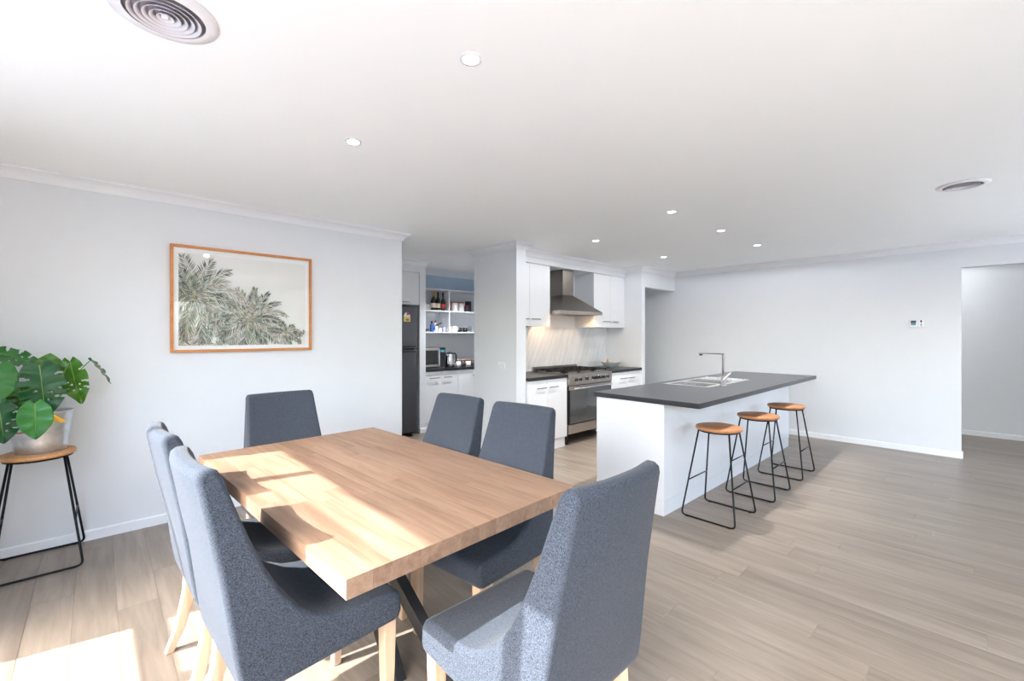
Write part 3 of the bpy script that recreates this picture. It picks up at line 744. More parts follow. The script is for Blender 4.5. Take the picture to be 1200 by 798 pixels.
# ------------------------------------------------------------------ pantry
fr = thing('refrigerator', 'dark steel fridge freezer standing in the pantry recess', 'fridge', (2.93, 5.43, 0))
MB().box((2.6, 5.46, 0.05), (3.25, 6.15, 1.79)).build('body', 'fridge_side', fr)
for z0, z1 in ((0.06, 1.20), (1.215, 1.79)):
    d = MB().box((2.6, 5.40, z0), (3.25, 5.459, z1)).build('door', 'fridge_steel', fr, bevel=0.006)
    hz = z1-0.035 if z0 < 1 else z0+0.02
    MB().box((3.0, 5.36, hz), (3.2, 5.399, hz+0.02)).build('handle', 'black_plastic', d)
for x in (2.66, 3.19): MB().cyl((x, 5.47, 0), (x, 5.47, 0.05), 0.025, n=12).build('foot', 'black_plastic', fr)
el = MB().box((3.04, 5.396, 1.585), (3.14, 5.3995, 1.65)).build('energy_label', 'rating_yellow', fr)
MB().box((3.07, 5.394, 1.595), (3.12, 5.3959, 1.625)).build('label_panel', 'rating_purple', el)
m = MB(); m.prism([(3.09+0.05*math.cos(a), 1.6505+0.065*math.sin(a)) for a in [pi*i/12 for i in range(13)]], 'y', 5.396, 5.3995); m.build('rating_arc', 'white_plastic', el)
m = MB(); m.prism([(3.09+0.048*math.cos(a), 1.655+0.06*math.sin(a)) for a in [pi*i/12 for i in range(2, 8)]]+[(3.09, 1.67)], 'y', 5.394, 5.3959); m.build('rating_stars', 'rating_red', el)

uc = thing('fridge_top_cabinet', 'white cupboard above the fridge in the pantry recess', 'cabinet', (2.85, 5.51, 1.83))
MB().box((2.34, 5.5295, 1.83), (3.348, 6.195, 2.288)).build('body', 'cabinet_white', uc)
for a, b in ((2.342, 2.843), (2.846, 3.346)):
    d = MB().box((a, 5.51, 1.832), (b, 5.529, 2.286)).build('door', 'cabinet_white', uc, bevel=0.001, seg=1)
    MB().box(((a+b)/2-0.08, 5.485, 1.86), ((a+b)/2+0.08, 5.492, 1.868)).cyl(((a+b)/2, 5.49, 1.864), ((a+b)/2, 5.51, 1.864), 0.004, n=8).build('handle', 'handle_metal', d)

tag(MB().box((3.452, 6.188, 0.906), (5.0, 6.1985, 1.43)).build('pantry_splashback', 'cabinet_white'), 'pale grey panel behind the microwave and kettle', 'splashback')
base_cab(3.455, 4.06, 3.757, ((3.54, 3.72), (3.79, 3.935)), 'white pantry base cabinet below the microwave', 5.55, 6.195)
base_cab(4.062, 4.95, 4.50, ((4.33, 4.48), (4.53, 4.68)), 'white pantry base cabinet below the lidded canisters', 5.55, 6.195)
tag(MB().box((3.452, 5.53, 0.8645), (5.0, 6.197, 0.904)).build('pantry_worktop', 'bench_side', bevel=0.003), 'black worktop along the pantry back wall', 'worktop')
su = thing('pantry_shelves', 'white open shelf unit fixed to the blue pantry wall', 'shelf', (4.1, 5.85, 1.44))
for z in (1.434, 1.772, 2.112):
    MB().box((3.473, 5.85, z), (4.98, 6.18, z+0.018)).build('shelf_board', 'cabinet_white', su)
for x in (3.454, 4.10, 4.982):
    for z0, z1 in ((1.4525, 1.7715), (1.7905, 2.1115)) if x == 4.10 else ((1.434, 2.13),):
        MB().box((x, 5.85, z0), (x+0.0185, 6.18, z1)).build('divider', 'cabinet_white', su)
MB().box((3.454, 6.1805, 1.434), (5.0, 6.197, 2.13)).build('back_board', 'cabinet_white', su)
def bottle(x, y, z, h, r, lab, foil, labelmat):
    t = thing('wine_bottle', lab, 'bottle', (x, y, z), 'bottles on the pantry shelf')
    MB().lathe([(r*0.9, 0), (r, 0.005), (r, h*0.5), (r*0.85, h*0.6), (r*0.36, h*0.72), (r*0.33, h*0.82)], (x, y, z), 20).build('body', 'bottle_glass', t)
    MB().lathe([(r*0.36, h*0.76), (r*0.37, h*0.95), (r*0.42, h*0.96), (r*0.40, h)], (x, y, z), 16).build('foil', foil, t)
    MB().lathe([(r*1.01, h*0.14), (r*1.01, h*0.38)], (x, y, z), 20, cap=False).build('label', labelmat, t)
bottle(3.862, 5.93, 1.791, 0.295, 0.042, 'dark bottle with gold foil neck on the pantry shelf', 'foil_gold', 'label_cream')
bottle(3.958, 5.95, 1.791, 0.30, 0.036, 'dark bottle with cream label between two others on the pantry shelf', 'foil_dark', 'label_cream')
bottle(4.04, 5.93, 1.791, 0.285, 0.037, 'dark bottle with red label beside the shelf divider', 'foil_dark', 'label_red')
bottle(4.155, 5.93, 1.791, 0.29, 0.030, 'slim dark bottle with red top right beside the shelf divider', 'red_plastic', 'label_red')
def canister(x, y, z, r, h, mat, lidmat, lab, name='canister', cat='canister', grp=None, lidh=0.018):
    t = thing(name, lab, cat, (x, y, z), grp)
    MB().lathe([(r*0.95, 0), (r, 0.004), (r, h-lidh)], (x, y, z), 24).build('body', mat, t)
    MB().lathe([(r*1.02, h-lidh+0.0003), (r*1.02, h-0.003), (r*0.97, h)], (x, y, z), 24).build('lid', lidmat, t)
canister(3.738, 5.95, 1.791, 0.022, 0.105, 'ceramic_white', 'white_plastic', 'narrow white jar nearest the fridge on the upper pantry shelf')
canister(3.787, 5.96, 1.791, 0.022, 0.10, 'ceramic_white', 'white_plastic', 'narrow white jar beside the gold-necked bottle')
canister(4.28, 5.95, 1.791, 0.055, 0.155, 'ceramic_white', 'lid_wood', 'white canister with wooden lid near the slim red bottle')
canister(4.41, 5.95, 1.791, 0.05, 0.155, 'ceramic_white', 'lid_wood', 'white canister with wooden lid before the dark jar')
canister(4.50, 5.92, 1.791, 0.033, 0.10, 'charcoal', 'red_plastic', 'small dark jar with red lid on the upper pantry shelf')
canister(4.60, 6.0, 1.791, 0.055, 0.18, 'charcoal', 'charcoal', 'tall charcoal canister at the end of the upper pantry shelf')
# lower shelf
z = 1.453
tr = tag(MB().lathe([(0.0, 0), (0.07, 0), (0.10, 0.012), (0.135, 0.045), (0.13, 0.045), (0.095, 0.016), (0.0, 0.006)], (3.68, 5.99, z), 28).build('serving_dish', 'charcoal'), 'dark shallow dish on the lower pantry shelf', 'dish')
def squeezy(x, y, h, r, mat, capm, lab):
    t = thing('bottle', lab, 'bottle', (x, y, z), 'small bottles on the lower pantry shelf')
    MB().lathe([(r*0.95, 0), (r, 0.006), (r, h*0.6), (r*0.5, h*0.75), (r*0.4, h*0.8)], (x, y, z), 18).build('body', mat, t)
    MB().lathe([(r*0.5, h*0.8+0.0003), (r*0.5, h*0.97), (r*0.4, h)], (x, y, z), 14).build('cap', capm, t)
squeezy(3.845, 5.95, 0.17, 0.03, 'blue_plastic', 'charcoal', 'blue bottle with dark cap on the lower pantry shelf')
squeezy(3.975, 6.05, 0.185, 0.025, 'white_plastic', 'red_plastic', 'white bottle with red cap on the lower pantry shelf')
squeezy(3.905, 5.92, 0.12, 0.024, 'white_plastic', 'blue_plastic', 'short white bottle with blue cap on the lower pantry shelf')
canister(4.065, 5.94, z, 0.028, 0.075, 'lilac_plastic', 'white_plastic', 'small lilac tub next to the shelf divider')
canister(3.985, 5.93, z, 0.03, 0.06, 'ceramic_white', 'white_plastic', 'small white tub beside the lilac tub')
z += 0.004
sp_ = thing('whisk', 'black-handled whisk leaning among the bottles on the lower shelf', 'whisk', (3.93, 6.0, z))
MB().tube([(3.90, 6.03, z+0.005), (3.97, 6.0, z+0.10), (4.04, 5.97, z+0.14)], 0.011, 8).build('handle', 'black_plastic', sp_)
for k in range(4):
    a = pi*k/4; MB().tube([(3.90, 6.03, z+0.008)]+[(3.90-0.05*math.sin(pi*q/6)*abs(math.cos(a))-0.01*q/3, 6.03+0.03*math.sin(pi*q/6)*math.sin(a), z+0.008+0.004*q) for q in range(1, 6)]+[(3.88, 6.04, z+0.02)], 0.0015, 5).build('wire', 'chrome', sp_)
z -= 0.004
def mug(x, y, zz, r, h, mat, lab, side=1, grp='mugs on the pantry shelf'):
    t = thing('mug', lab, 'mug', (x, y, zz), grp)
    MB().lathe([(0.0, 0), (r*0.92, 0), (r, 0.006), (r, h), (r*0.92, h), (r*0.9, 0.008), (0.0, 0.008)], (x, y, zz), 24).build('body', mat, t)
    MB().tube([(x+side*r*0.97, y-0.004, zz+h*0.78), (x+side*(r+0.022), y-0.006, zz+h*0.75), (x+side*(r+0.026), y-0.006, zz+h*0.45), (x+side*r*0.97, y-0.004, zz+h*0.25)], 0.006, 8).build('handle', mat, t)
mug(4.17, 5.93, z, 0.036, 0.085, 'ceramic_beige', 'beige mug beside the shelf divider')
mug(4.265, 5.92, z, 0.04, 0.09, 'ceramic_white', 'white mug between the beige and the black mugs')
mug(4.385, 5.95, z, 0.04, 0.07, 'black_plastic', 'black mug next to the white mug')
mug(4.495, 5.95, z, 0.04, 0.07, 'black_plastic', 'black mug before the glass tumbler')
tag(MB().lathe([(0.0, 0), (0.03, 0), (0.034, 0.1), (0.031, 0.1), (0.028, 0.006), (0.0, 0.006)], (4.60, 5.95, z), 20).build('tumbler', 'tumbler_glass'), 'clear glass tumbler beside the black mugs', 'glass')
# microwave, kettle and canisters on the pantry worktop
z = 0.905
mw = thing('microwave', 'black and steel microwave oven on the pantry worktop', 'microwave', (3.69, 5.72, z))
MB().box((3.46, 5.725, z+0.012), (3.935, 6.1, z+0.305)).build('body', 'black_plastic', mw, bevel=0.004)
for x in (3.49, 3.9):
    for y in (5.75, 6.07): MB().cyl((x, y, z), (x, y, z+0.0125), 0.012, n=10).build('foot', 'black_plastic', mw)
MB().box((3.46, 5.707, z+0.014), (3.825, 5.7245, z+0.303)).build('door', 'steel', mw, bevel=0.002)
MB().box((3.475, 5.703, z+0.05), (3.795, 5.7065, z+0.265)).build('door_window', 'black_glass', mw)
MB().box((3.803, 5.688, z+0.03), (3.822, 5.7065, z+0.285)).build('handle', 'chrome', mw, bevel=0.003)
cp = MB().box((3.828, 5.707, z+0.014), (3.935, 5.7245, z+0.303)).build('control_panel', 'black_glass', mw)
MB().box((3.845, 5.705, z+0.235), (3.918, 5.7068, z+0.268)).build('display', 'lcd_teal', cp)
kt = thing('kettle', 'steel and black electric kettle next to the microwave', 'kettle', (4.03, 5.72, z))
kx, ky = 4.03, 5.73
MB().lathe([(0.078, 0.0), (0.08, 0.01), (0.078, 0.022)], (kx, ky, z), 24).build('power_base', 'black_plastic', kt)
MB().lathe([(0.07, 0.0225), (0.072, 0.04), (0.062, 0.19), (0.058, 0.205)], (kx, ky, z), 28).build('jug', 'chrome', kt)
MB().lathe([(0.058, 0.2055), (0.052, 0.222), (0.012, 0.228), (0.01, 0.236), (0.0, 0.238)], (kx, ky, z), 24).build('lid', 'black_plastic', kt)
MB().tube([(kx+0.055, ky-0.01, z+0.205), (kx+0.09, ky-0.015, z+0.21), (kx+0.112, ky-0.015, z+0.18), (kx+0.112, ky-0.015, z+0.11), (kx+0.098, ky-0.012, z+0.07), (kx+0.068, ky-0.01, z+0.06)], 0.011, 8).build('handle', 'black_plastic', kt)
MB().prism([(kx-0.045, z+0.205), (kx-0.085, z+0.2), (kx-0.05, z+0.165)], 'y', ky-0.025, ky-0.001).build('spout', 'chrome', kt)
for k, (x, mt_, lab) in enumerate([(4.205, 'ceramic_white', 'white canister with wooden lid beside the kettle'), (4.305, 'charcoal', 'charcoal canister with wooden lid between two white ones'),
                                   (4.405, 'ceramic_white', 'white canister with wooden lid between two charcoal ones'), (4.505, 'charcoal', 'charcoal canister with wooden lid at the end of the row')]):
    canister(x, 5.76-0.01*(k % 2 == 0), z, 0.047, 0.098, mt_, 'lid_wood', lab, grp='lidded canisters on the pantry worktop')

# ------------------------------------------------------------------ ceiling fittings
DL = [(1.046, 1.347, 'lit round downlight over the table end nearest the island'), (1.023, 2.364, 'lit round downlight over the table end below the palm picture'),
      (3.597, 1.836, 'lit round downlight above the island end that has the power outlet'), (4.613, 1.825, 'lit round downlight above the island sink, between two others in the row'), (5.67, 1.83, 'lit round downlight above the island end by the blank wall'),
      (4.079, 2.98, 'lit round downlight before the overhead cabinet at the wall nib'), (5.60, 2.97, 'lit round downlight before the overhead cabinet by the doorway')]
d0 = thing('downlight', 'x', 'light', (0, 0, 0), 'recessed ceiling downlights')
MB().lathe([(0.032, -0.004), (0.043, -0.004), (0.044, -0.0005), (0.031, -0.0005), (0.032, -0.004)], n=32, cap=False).build('bezel', 'vent_white', d0, world=False)
MB().lathe([(0.0, -0.0018), (0.0318, -0.0018), (0.0318, -0.0005)], n=28).build('lens', 'lamp_glow', d0, world=False)
for i, (x, y, lab) in enumerate(DL):
    o = d0 if i == 0 else copy_tree(d0)
    o.location = (x, y, H); o['label'] = lab
    l = bpy.data.lights.new('downlight_beam', 'SPOT'); l.energy = 3 if i < 2 else (9 if i < 5 else 4.5); l.spot_size = math.radians(178); l.spot_blend = 0.12; l.color = (0.97, 0.98, 1); l.shadow_soft_size = 0.03
    lo = bpy.data.objects.new('downlight_beam', l); C.objects.link(lo); lo.location = (x, y, H-0.012)
for (x, y, lab) in DL[2:]:            # second narrow spot in the same lamps, added to brighten the kitchen
    l = bpy.data.lights.new('downlight_core', 'SPOT'); l.energy = 70; l.spot_size = math.radians(72); l.spot_blend = 1.0; l.color = (1, 0.98, 0.95); l.shadow_soft_size = 0.03
    lo = bpy.data.objects.new('downlight_core', l); C.objects.link(lo); lo.location = (x, y, H-0.012)
o = copy_tree(d0); o.location = (8.1, 0.6, H); o['label'] = 'added unseen downlight brightening the hall beyond the opening'  # unseen lamp, added to brighten the hall
l = bpy.data.lights.new('downlight_beam', 'SPOT'); l.energy = 17; l.spot_size = math.radians(176); l.spot_blend = 0.15; l.color = (0.97, 0.98, 1); l.shadow_soft_size = 0.03
lo = bpy.data.objects.new('downlight_beam', l); C.objects.link(lo); lo.location = (8.1, 0.6, H-0.012)
# unseen lamp of the same kind, added to brighten the pantry
o = copy_tree(d0); o.location = (4.2, 5.1, H); o['label'] = 'added unseen downlight brightening the pantry'
l = bpy.data.lights.new('downlight_beam', 'SPOT'); l.energy = 60; l.spot_size = math.radians(120); l.spot_blend = 0.6; l.color = (0.97, 0.98, 1); l.shadow_soft_size = 0.03
lo = bpy.data.objects.new('downlight_beam', l); C.objects.link(lo); lo.location = (4.2, 5.1, H-0.012)

def vent(x, y, r, lab):
    t = thing('ceiling_vent', lab, 'vent', (x, y, H), 'round ceiling air vents')
    MB().lathe([(r*0.74, -0.012), (r*0.80, -0.012), (r, -0.005), (r, -0.0006), (r*0.74, -0.0006), (r*0.74, -0.012)], (x, y, H), 56, cap=False).build('flange', 'vent_white', t)
    MB().lathe([(0.0, -0.0008), (r*0.739, -0.0008), (r*0.739, -0.0006)], (x, y, H), 40).build('throat', 'vent_dark', t)
    for k in range(5):
        ro_ = r*(0.66-0.125*k); w = r*0.085
        MB().lathe([(ro_, -0.017), (ro_-0.003, -0.017), (ro_-w-0.003, -0.003), (ro_-w, -0.003), (ro_, -0.017)], (x, y, H), 48, cap=False).build('ring', 'vent_cone', t)
    MB().lathe([(0.0, -0.018), (r*0.06, -0.017), (r*0.08, -0.003)], (x, y, H), 20).build('hub', 'vent_white', t)
vent(0.163, 1.845, 0.150, 'round white ceiling vent above the sunlit side of the table')
vent(4.452, 0.105, 0.140, 'round white ceiling vent near the hall opening')

# ------------------------------------------------------------------ wall fittings
th = thing('wall_controller', 'white wall controller with a small teal screen beside the hall opening', 'thermostat', (XR, 0.553, 1.49))
MB().box((XR-0.018, 0.546, 1.493), (XR-0.0005, 0.618, 1.585)).build('case', 'white_plastic', th, bevel=0.004)
MB().box((XR-0.0195, 0.558, 1.545), (XR-0.0182, 0.606, 1.575)).build('screen_bezel', 'charcoal', th)
MB().box((XR-0.0205, 0.560, 1.518), (XR-0.0184, 0.604, 1.5445)).build('screen', 'lcd_teal', th)
rc = tag(MB().box((XR-0.014, 0.488, 1.493), (XR-0.0005, 0.54, 1.585)).build('sensor_plate', 'white_plastic', th, bevel=0.004))
MB().box((XR-0.0155, 0.507, 1.55), (XR-0.0142, 0.521, 1.578)).build('sensor_window', 'charcoal', rc)
MB().cyl((XR-0.0155, 0.514, 1.525), (XR-0.0142, 0.514, 1.525), 0.008, n=12).build('button', 'blue_plastic', rc)
MB().cyl((XR-0.0155, 0.514, 1.508), (XR-0.0142, 0.514, 1.508), 0.005, n=12).build('button', 'red_plastic', rc)
def outlet(x, y, zz, lab):
    t = thing('power_outlet', lab, 'socket', (x, y, zz))
    MB().box((x-0.009, y-0.058, zz-0.036), (x-0.0003, y+0.058, zz+0.036)).build('plate', 'white_plastic', t, bevel=0.002)
    for s in (-1, 1):
        MB().box((x-0.0125, y+s*0.03-0.007, zz+0.01), (x-0.0092, y+s*0.03+0.007, zz+0.024)).build('switch', 'white_plastic', t, bevel=0.001)
        for dy, dz, rot in ((-0.008, -0.006, 0.5), (0.008, -0.006, -0.5), (0, -0.02, 0)):
            MB().box((x-0.0096, y+s*0.03+dy-0.0012, zz+dz-0.005), (x-0.0091, y+s*0.03+dy+0.0012, zz+dz+0.005)).build('slot', 'screw_grey', t)
outlet(3.19, 1.765, 0.79, 'white double power outlet on the island end panel')
outlet(3.475, 3.886, 1.045, 'white double power outlet on the nib beside the kitchen')

# ------------------------------------------------------------------ framed picture
px0, px1, pz0, pz1 = 0.397, 1.413, 1.268, 2.087
yf = YL-0.001
pc = thing('framed_picture', 'framed palm tree print with thin oak frame on the long wall', 'picture', ((px0+px1)/2, yf, pz0))
fw = 0.02; fd = 0.03
for a, b in (((px0, pz1-fw), (px1, pz1)), ((px0, pz0), (px1, pz0+fw))): MB().box((a[0], yf-fd, a[1]), (b[0], yf, b[1])).build('frame_rail', 'frame_wood', pc, bevel=0.0015)
for a, b in ((px0, px0+fw), (px1-fw, px1)): MB().box((a, yf-fd, pz0+fw+0.0003), (b, yf, pz1-fw-0.0003)).build('frame_stile', 'frame_wood', pc, bevel=0.0015)
MB().box((px0+fw, yf-0.012, pz0+fw), (px1-fw, yf-0.002, pz1-fw)).build('paper', 'paper', pc)
qx0, qx1, qz0, qz1 = 0.447, 1.363, 1.318, 2.030
MB().box((qx0, yf-0.0126, qz0), (qx1, yf-0.0121, qz1)).build('print', 'print_sky', pc)
MB().box((px0+fw+0.0003, yf-0.022, pz0+fw+0.0003), (px1-fw-0.0003, yf-0.020, pz1-fw-0.0003)).build('glazing', 'picture_glass', pc)
# palm crowns: every leaflet of every frond is its own little blade, clipped to the print
RP = random.Random(3)
PV = []; PF = []; PC = []; lay = [0]
INK = [(104, 114, 96), (74, 84, 72), (142, 148, 132), (180, 180, 170), (54, 60, 54), (214, 213, 207), (158, 152, 132), (124, 132, 112)]
def poly(ps, c):
    ps = [(min(max(x, qx0+0.001), qx1-0.001), min(max(zz, qz0+0.001), qz1-0.001)) for x, zz in ps]
    k = len(PV); lay[0] += 1; yy = yf-0.0129-lay[0]*1e-6
    PV.extend([(x, yy, zz) for x, zz in ps]); PF.append(tuple(range(k, k+len(ps)))); PC.append(s2l(c))
def frond(cx, cz, ang, L, droop, w, tone, nl=34):
    x, zz, a = cx, cz, ang; pr = (x, zz); N = nl; rib = []
    for i in range(N+1):
        t = i/N; rib.append((x, zz, a))
        x += math.cos(a)*L/N; zz += math.sin(a)*L/N
        a -= droop/N*(0.4+1.3*t)*(1 if math.cos(ang) >= 0 else -1)
    for i in range(2, N):
        x, zz, a = rib[i]; t = i/N
        ll = w*(0.45+0.55*math.sin(pi*min(1, t*0.85+0.12)))*RP.uniform(0.8, 1.15)
        for s in (-1, 1):
            b = a+s*(0.95-0.5*t)+RP.uniform(-0.1, 0.1); b_down = b-0.18*(1 if math.cos(b) > 0 else -1)
            ex, ez = x+math.cos(b_down)*ll, zz+math.sin(b_down)*ll
            wd = 0.0032
            c = INK[RP.choice(tone)]; c = tuple(min(255, max(0, v+RP.randint(-14, 14))) for v in c)
            nx, nz_ = -math.sin(b)*wd, math.cos(b)*wd; mx, mz = (x+ex)/2, (zz+ez)/2
            if qx0 < x < qx1 and qz0 < zz < qz1: poly([(x, zz), (mx+nx, mz+nz_), (ex, ez), (mx-nx, mz-nz_)], c)
    for i in range(N):
        x, zz, a = rib[i]; x2, z2, a2 = rib[i+1]; wd = 0.004*(1-i/N)+0.001
        if qx0 < x < qx1 and qz0 < zz < qz1 and qx0 < x2 < qx1 and qz0 < z2 < qz1:
            poly([(x-math.sin(a)*wd, zz+math.cos(a)*wd), (x+math.sin(a)*wd, zz-math.cos(a)*wd), (x2+math.sin(a)*wd, z2-math.cos(a)*wd), (x2-math.sin(a)*wd, z2+math.cos(a)*wd)], (176, 170, 146) if RP.random() < 0.7 else (120, 116, 90))
D = math.radians
G, GR, DK = [0, 1, 2, 7, 5, 3], [2, 3, 5, 6, 5], [1, 4, 0, 7, 3]
# background mass low in the print
for k in range(34):
    x = qx0+RP.random()**1.3*0.80; zz = qz0+0.02+RP.random()*max(0.05, 0.30-0.26*(x-qx0))
    frond(x, zz, D(RP.uniform(-150, -30)), RP.uniform(0.14, 0.24), 0.5, 0.07, RP.choice([DK, GR, G, GR]), 22)
for a, L, dr in ((-75, 0.34, 0.3), (-50, 0.34, 0.5), (-105, 0.33, 0.2), (-25, 0.32, 0.9), (200, 0.2, 0.7), (178, 0.2, 0.8)): frond(0.548, 1.69, D(a), L, dr, 0.10, RP.choice([G, GR, DK]))
for a, L, dr, tn in ((35, 0.34, 1.5, GR), (62, 0.33, 0.8, G), (78, 0.32, 0.4, DK), (95, 0.33, 0.4, G), (118, 0.34, 0.5, GR), (140, 0.3, 0.9, DK), (15, 0.30, 1.4, G), (160, 0.22, 0.8, G), (50, 0.27, 0.9, GR), (105, 0.26, 0.5, DK)):
    frond(0.548, 1.69, D(a), L, dr, 0.085, tn)
for a, L, dr, tn in ((-80, 0.24, 0.2, GR), (-110, 0.24, 0.3, G), (-55, 0.26, 0.5, DK), (-140, 0.24, 0.4, GR), (-30, 0.27, 0.6, G), (-10, 0.30, 0.9, GR), (-165, 0.26, 0.7, G)): frond(0.932, 1.523, D(a), L, dr, 0.085, tn)
for a, L, dr, tn in ((88, 0.27, 0.2, G), (70, 0.27, 0.4, DK), (55, 0.28, 0.9, G), (38, 0.30, 1.3, GR), (104, 0.28, 0.3, GR), (125, 0.30, 0.7, G), (145, 0.33, 1.2, GR), (160, 0.30, 1.3, G), (20, 0.26, 1.2, DK), (78, 0.2, 0.3, GR)):
    frond(0.932, 1.523, D(a), L, dr, 0.06, tn)
for a, L, dr, tn in ((60, 0.10, 0.9, G), (30, 0.13, 1.2, GR), (100, 0.10, 0.5, G), (150, 0.12, 0.9, DK), (-20, 0.14, 0.6, DK), (-60, 0.13, 0.3, G), (5, 0.14, 0.8, GR)): frond(1.19, 1.42, D(a), L, dr, 0.045, tn, 20)
for a, L, dr, tn in ((70, 0.07, 0.5, G), (120, 0.07, 0.6, DK), (-90, 0.08, 0.2, DK)): frond(1.315, 1.38, D(a), L, dr, 0.03, tn, 14)
me = bpy.data.meshes.new('palm_print'); me.from_pydata([tuple(Vector(p)-OFF[pc]) for p in PV], [], PF)
att = me.color_attributes.new('ink', 'FLOAT_COLOR', 'CORNER')
li = 0
for f, c in zip(PF, PC):
    for _ in f: att.data[li].color = (*c, 1); li += 1
me.materials.append(M['print_ink'])
po = bpy.data.objects.new('palm_print', me); link(po, pc); po['kind'] = 'stuff'; po['label'] = 'printed grey-green palm crowns'

# ------------------------------------------------------------------ potted monstera
PX, PY, PZ = -0.252, 3.955, 0.690
pot = thing('plant_pot', 'oval galvanised metal pot holding the monstera on the stand', 'pot', (PX, PY, PZ))
MB().lathe([(0.0, 0.0), (0.112, 0.0), (0.114, 0.004), (0.142, 0.235), (0.147, 0.24), (0.147, 0.244), (0.140, 0.244), (0.137, 0.235), (0.112, 0.02), (0.0, 0.018)], (PX, PY, PZ+0.0004), 48, 1.0, 0.78).build('body', 'galvanised', pot)
for s, a0 in ((-1, -0.06), (1, 0.1)):
    yy = PY-0.112 if s < 0 else PY+0.108
    pts = [(PX+(-0.075 if s < 0 else 0.05)+0.05*math.cos(t), yy-0.01 if s < 0 else yy+0.01, PZ+0.185-0.045*math.sin(t)) for t in [pi*k/12 for k in range(13)]]
    MB().tube(pts, 0.005, 8).build('rope_handle', 'rope', pot)
MB().lathe([(0.0, 0.215), (0.12, 0.212), (0.1335, 0.208)], (PX, PY, PZ), 32, 1.0, 0.78).build('soil', 'soil', pot)
tg = MB(); tg._a([(PX+0.045, PY-0.119, PZ+0.246), (PX+0.118, PY-0.128, PZ+0.185), (PX+0.092, PY-0.132, PZ+0.180), (PX+0.038, PY-0.121, PZ+0.205)], [(0, 1, 2, 3)])
tgo = tg.build('tag', 'yellow_tag', pot); sm = tgo.modifiers.new('s', 'SOLIDIFY'); sm.thickness = 0.0015

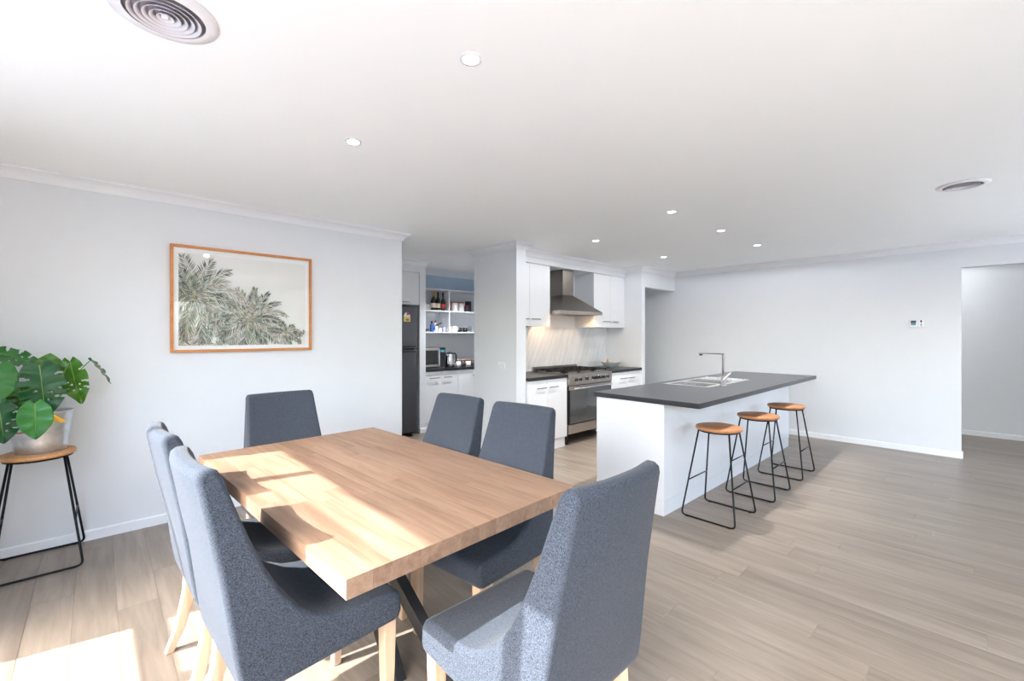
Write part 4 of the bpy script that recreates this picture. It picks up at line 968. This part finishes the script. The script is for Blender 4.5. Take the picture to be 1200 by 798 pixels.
mon = thing('monstera_plant', 'green split-leaf monstera growing in the galvanised pot', 'plant', (PX, PY, PZ+0.21))
LEAFN = [0]
def leaf(base, tip_dir, normal, size, mat, slits=True, width=1.0, seed=0, cup=0.12, droop=0.25):
    rr = random.Random(seed)
    T = Vector(tip_dir).normalized(); Nn = Vector(normal); Nn = (Nn-T*Nn.dot(T)).normalized(); B = T.cross(Nn).normalized()
    NSg, NQ = 72, 15; mb = MB(); ok = []
    def outline(s):
        # s 0..1 from the base sinus round the lobe to the tip; returns (along, across) in leaf units
        a = pi*(1-s)            # angle from backward (pi) to tip (0)
        r = 0.52*(1+0.06*math.cos(2*a))
        al = 0.44+r*math.cos(a)*1.0; ac = 0.50*width*math.sin(a)**0.82 if math.sin(a) > 0 else 0
        if s < 0.16: al = al-(0.16-s)*0.25+max(0, 0.07-s)*2.2      # heart-shaped notch at the stalk
        if s > 0.72: al += (s-0.72)**1.5*0.9; ac *= 1-(s-0.72)*1.2
        return al, ac
    def ribp(s): return max(0.0, min(0.985, (s-0.10)*1.12))
    sl = []
    if slits:
        for c0 in (0.36, 0.52, 0.68):
            sl.append((c0+rr.uniform(-0.02, 0.02), rr.uniform(0.40, 0.62), rr.uniform(0.018, 0.03)))
    vid = {}
    for side in (1, -1):
        off = len(mb.v); vs = []; fs = []
        sls = [(c+rr.uniform(-0.03, 0.03), q0+rr.uniform(-0.08, 0.1), w) for c, q0, w in sl]
        holes = [(c+0.065, 0.18, 0.38, 0.018) for c, q0, w in sls[1:3]] if slits else []
        for i in range(NSg+1):
            s = i/NSg; al, ac = outline(s); rp = ribp(s)
            for j in range(NQ+1):
                q = j/NQ; x = rp+(al-rp)*q; y = ac*q
                zz = cup*abs(y)**1.4*1.3+0.02*math.sin(s*26+side)*q - droop*max(0, x-0.1)**2*0.5
                p = T*(x*size)+B*(y*side*size)+Nn*(zz*size); vs.append(Vector(base)+p)
        for i in range(NSg):
            for j in range(NQ):
                s = (i+0.5)/NSg; q = (j+0.5)/NQ; cut = False
                for c0, q0, w in sls:
                    if q > q0 and abs(s-c0) < w*min(1.0, 0.35+2.2*(q-q0)): cut = True
                for c0, qa, qb, w in holes:
                    if ((q-(qa+qb)/2)/((qb-qa)/2))**2+((s-c0)/w)**2 < 1: cut = True
                if not cut: fs.append((i*(NQ+1)+j, (i+1)*(NQ+1)+j, (i+1)*(NQ+1)+j+1, i*(NQ+1)+j+1))
        mb._a(vs, fs, True)
    o = mb.build('leaf', mat, mon, fixn=False)
    bm_ = bmesh.new(); bm_.from_mesh(o.data); bmesh.ops.remove_doubles(bm_, verts=bm_.verts, dist=1e-5)
    bmesh.ops.delete(bm_, geom=[v for v in bm_.verts if not v.link_faces], context='VERTS'); bmesh.ops.recalc_face_normals(bm_, faces=bm_.faces); bm_.to_mesh(o.data); bm_.free()
    md = o.modifiers.new('thick', 'SOLIDIFY'); md.thickness = 0.0012
    # midrib
    pts = []
    for k in range(9):
        x = k/8*0.9; zz = -droop*max(0, x-0.1)**2*0.5+0.004; pts.append(Vector(base)+T*(x*size)+Nn*(zz*size))
    MB().tube(pts, [0.003*(1-k/9)+0.0006 for k in range(9)], 6).build('midrib', 'stem_green', o)
    # stalk from the soil
    b0 = Vector((PX+rr.uniform(-0.05, 0.05), PY+rr.uniform(-0.04, 0.04), PZ+0.2)); b1 = Vector(base)-Nn*0.004
    mid = (b0+b1)/2+Vector((0, 0, 0.05))+(b1-b0)*0.1
    cv = []
    for k in range(11):
        t = k/10; cv.append(b0*(1-t)**2+mid*2*t*(1-t)+b1*t*t)
    MB().tube(cv, [0.005-0.002*k/10 for k in range(11)], 7).build('stalk', 'stem_green', mon)
# base point, tip direction, facing normal, size, material
LV = [((-0.250, 3.80, 1.225), (0.10, -0.05, -1.0), (0.15, -1, 0.30), 0.285, 'leaf_dark', True, 0.74, 0.25),
      ((-0.262, 3.72, 1.010), (0.03, -0.10, -1.0), (0.05, -1, 0.30), 0.185, 'leaf_mid', False, 0.80, 0.2),
      ((-0.405, 3.78, 1.240), (-0.22, -0.1, -1.0), (0.3, -1, 0.30), 0.23, 'leaf_mid', False, 0.85, 0.2),
      ((-0.125, 3.93, 1.235), (0.16, -0.02, -1.0), (-0.35, -1, 0.3), 0.25, 'leaf_light', True, 0.56, 0.25),
      ((-0.225, 3.99, 1.175), (0.10, -0.05, 1.0), (0.1, -1, 0.15), 0.10, 'leaf_light', False, 1.2, 0.2),
      ((-0.47, 3.98, 1.30), (0.85, -0.1, -0.20), (0.1, -0.55, 1), 0.24, 'leaf_mid', True, 0.7, 0.55),
      ((-0.405, 3.76, 1.015), (0.14, -0.10, -1.0), (0.35, -1, 0.3), 0.20, 'leaf_dark', True, 0.85, 0.2),
      ((-0.030, 3.93, 1.24), (0.62, -0.05, -0.85), (0.78, -0.12, 0.62), 0.165, 'leaf_dark', True, 0.75, 0.2),
      ((-0.335, 3.92, 1.10), (-0.1, -0.1, -1.0), (0.0, -1, 0.3), 0.13, 'leaf_light', False, 0.8, 0.2),
      ((-0.52, 3.90, 1.30), (-0.6, -0.3, 0.4), (0.2, -0.8, 0.7), 0.22, 'leaf_dark', True, 0.8, 0.3)]
for i, (b, t, nn, sz, mt_, sl_, wd, dr_) in enumerate(LV): leaf(b, t, nn, sz, mt_, sl_, wd, 11+i, 0.12, dr_)
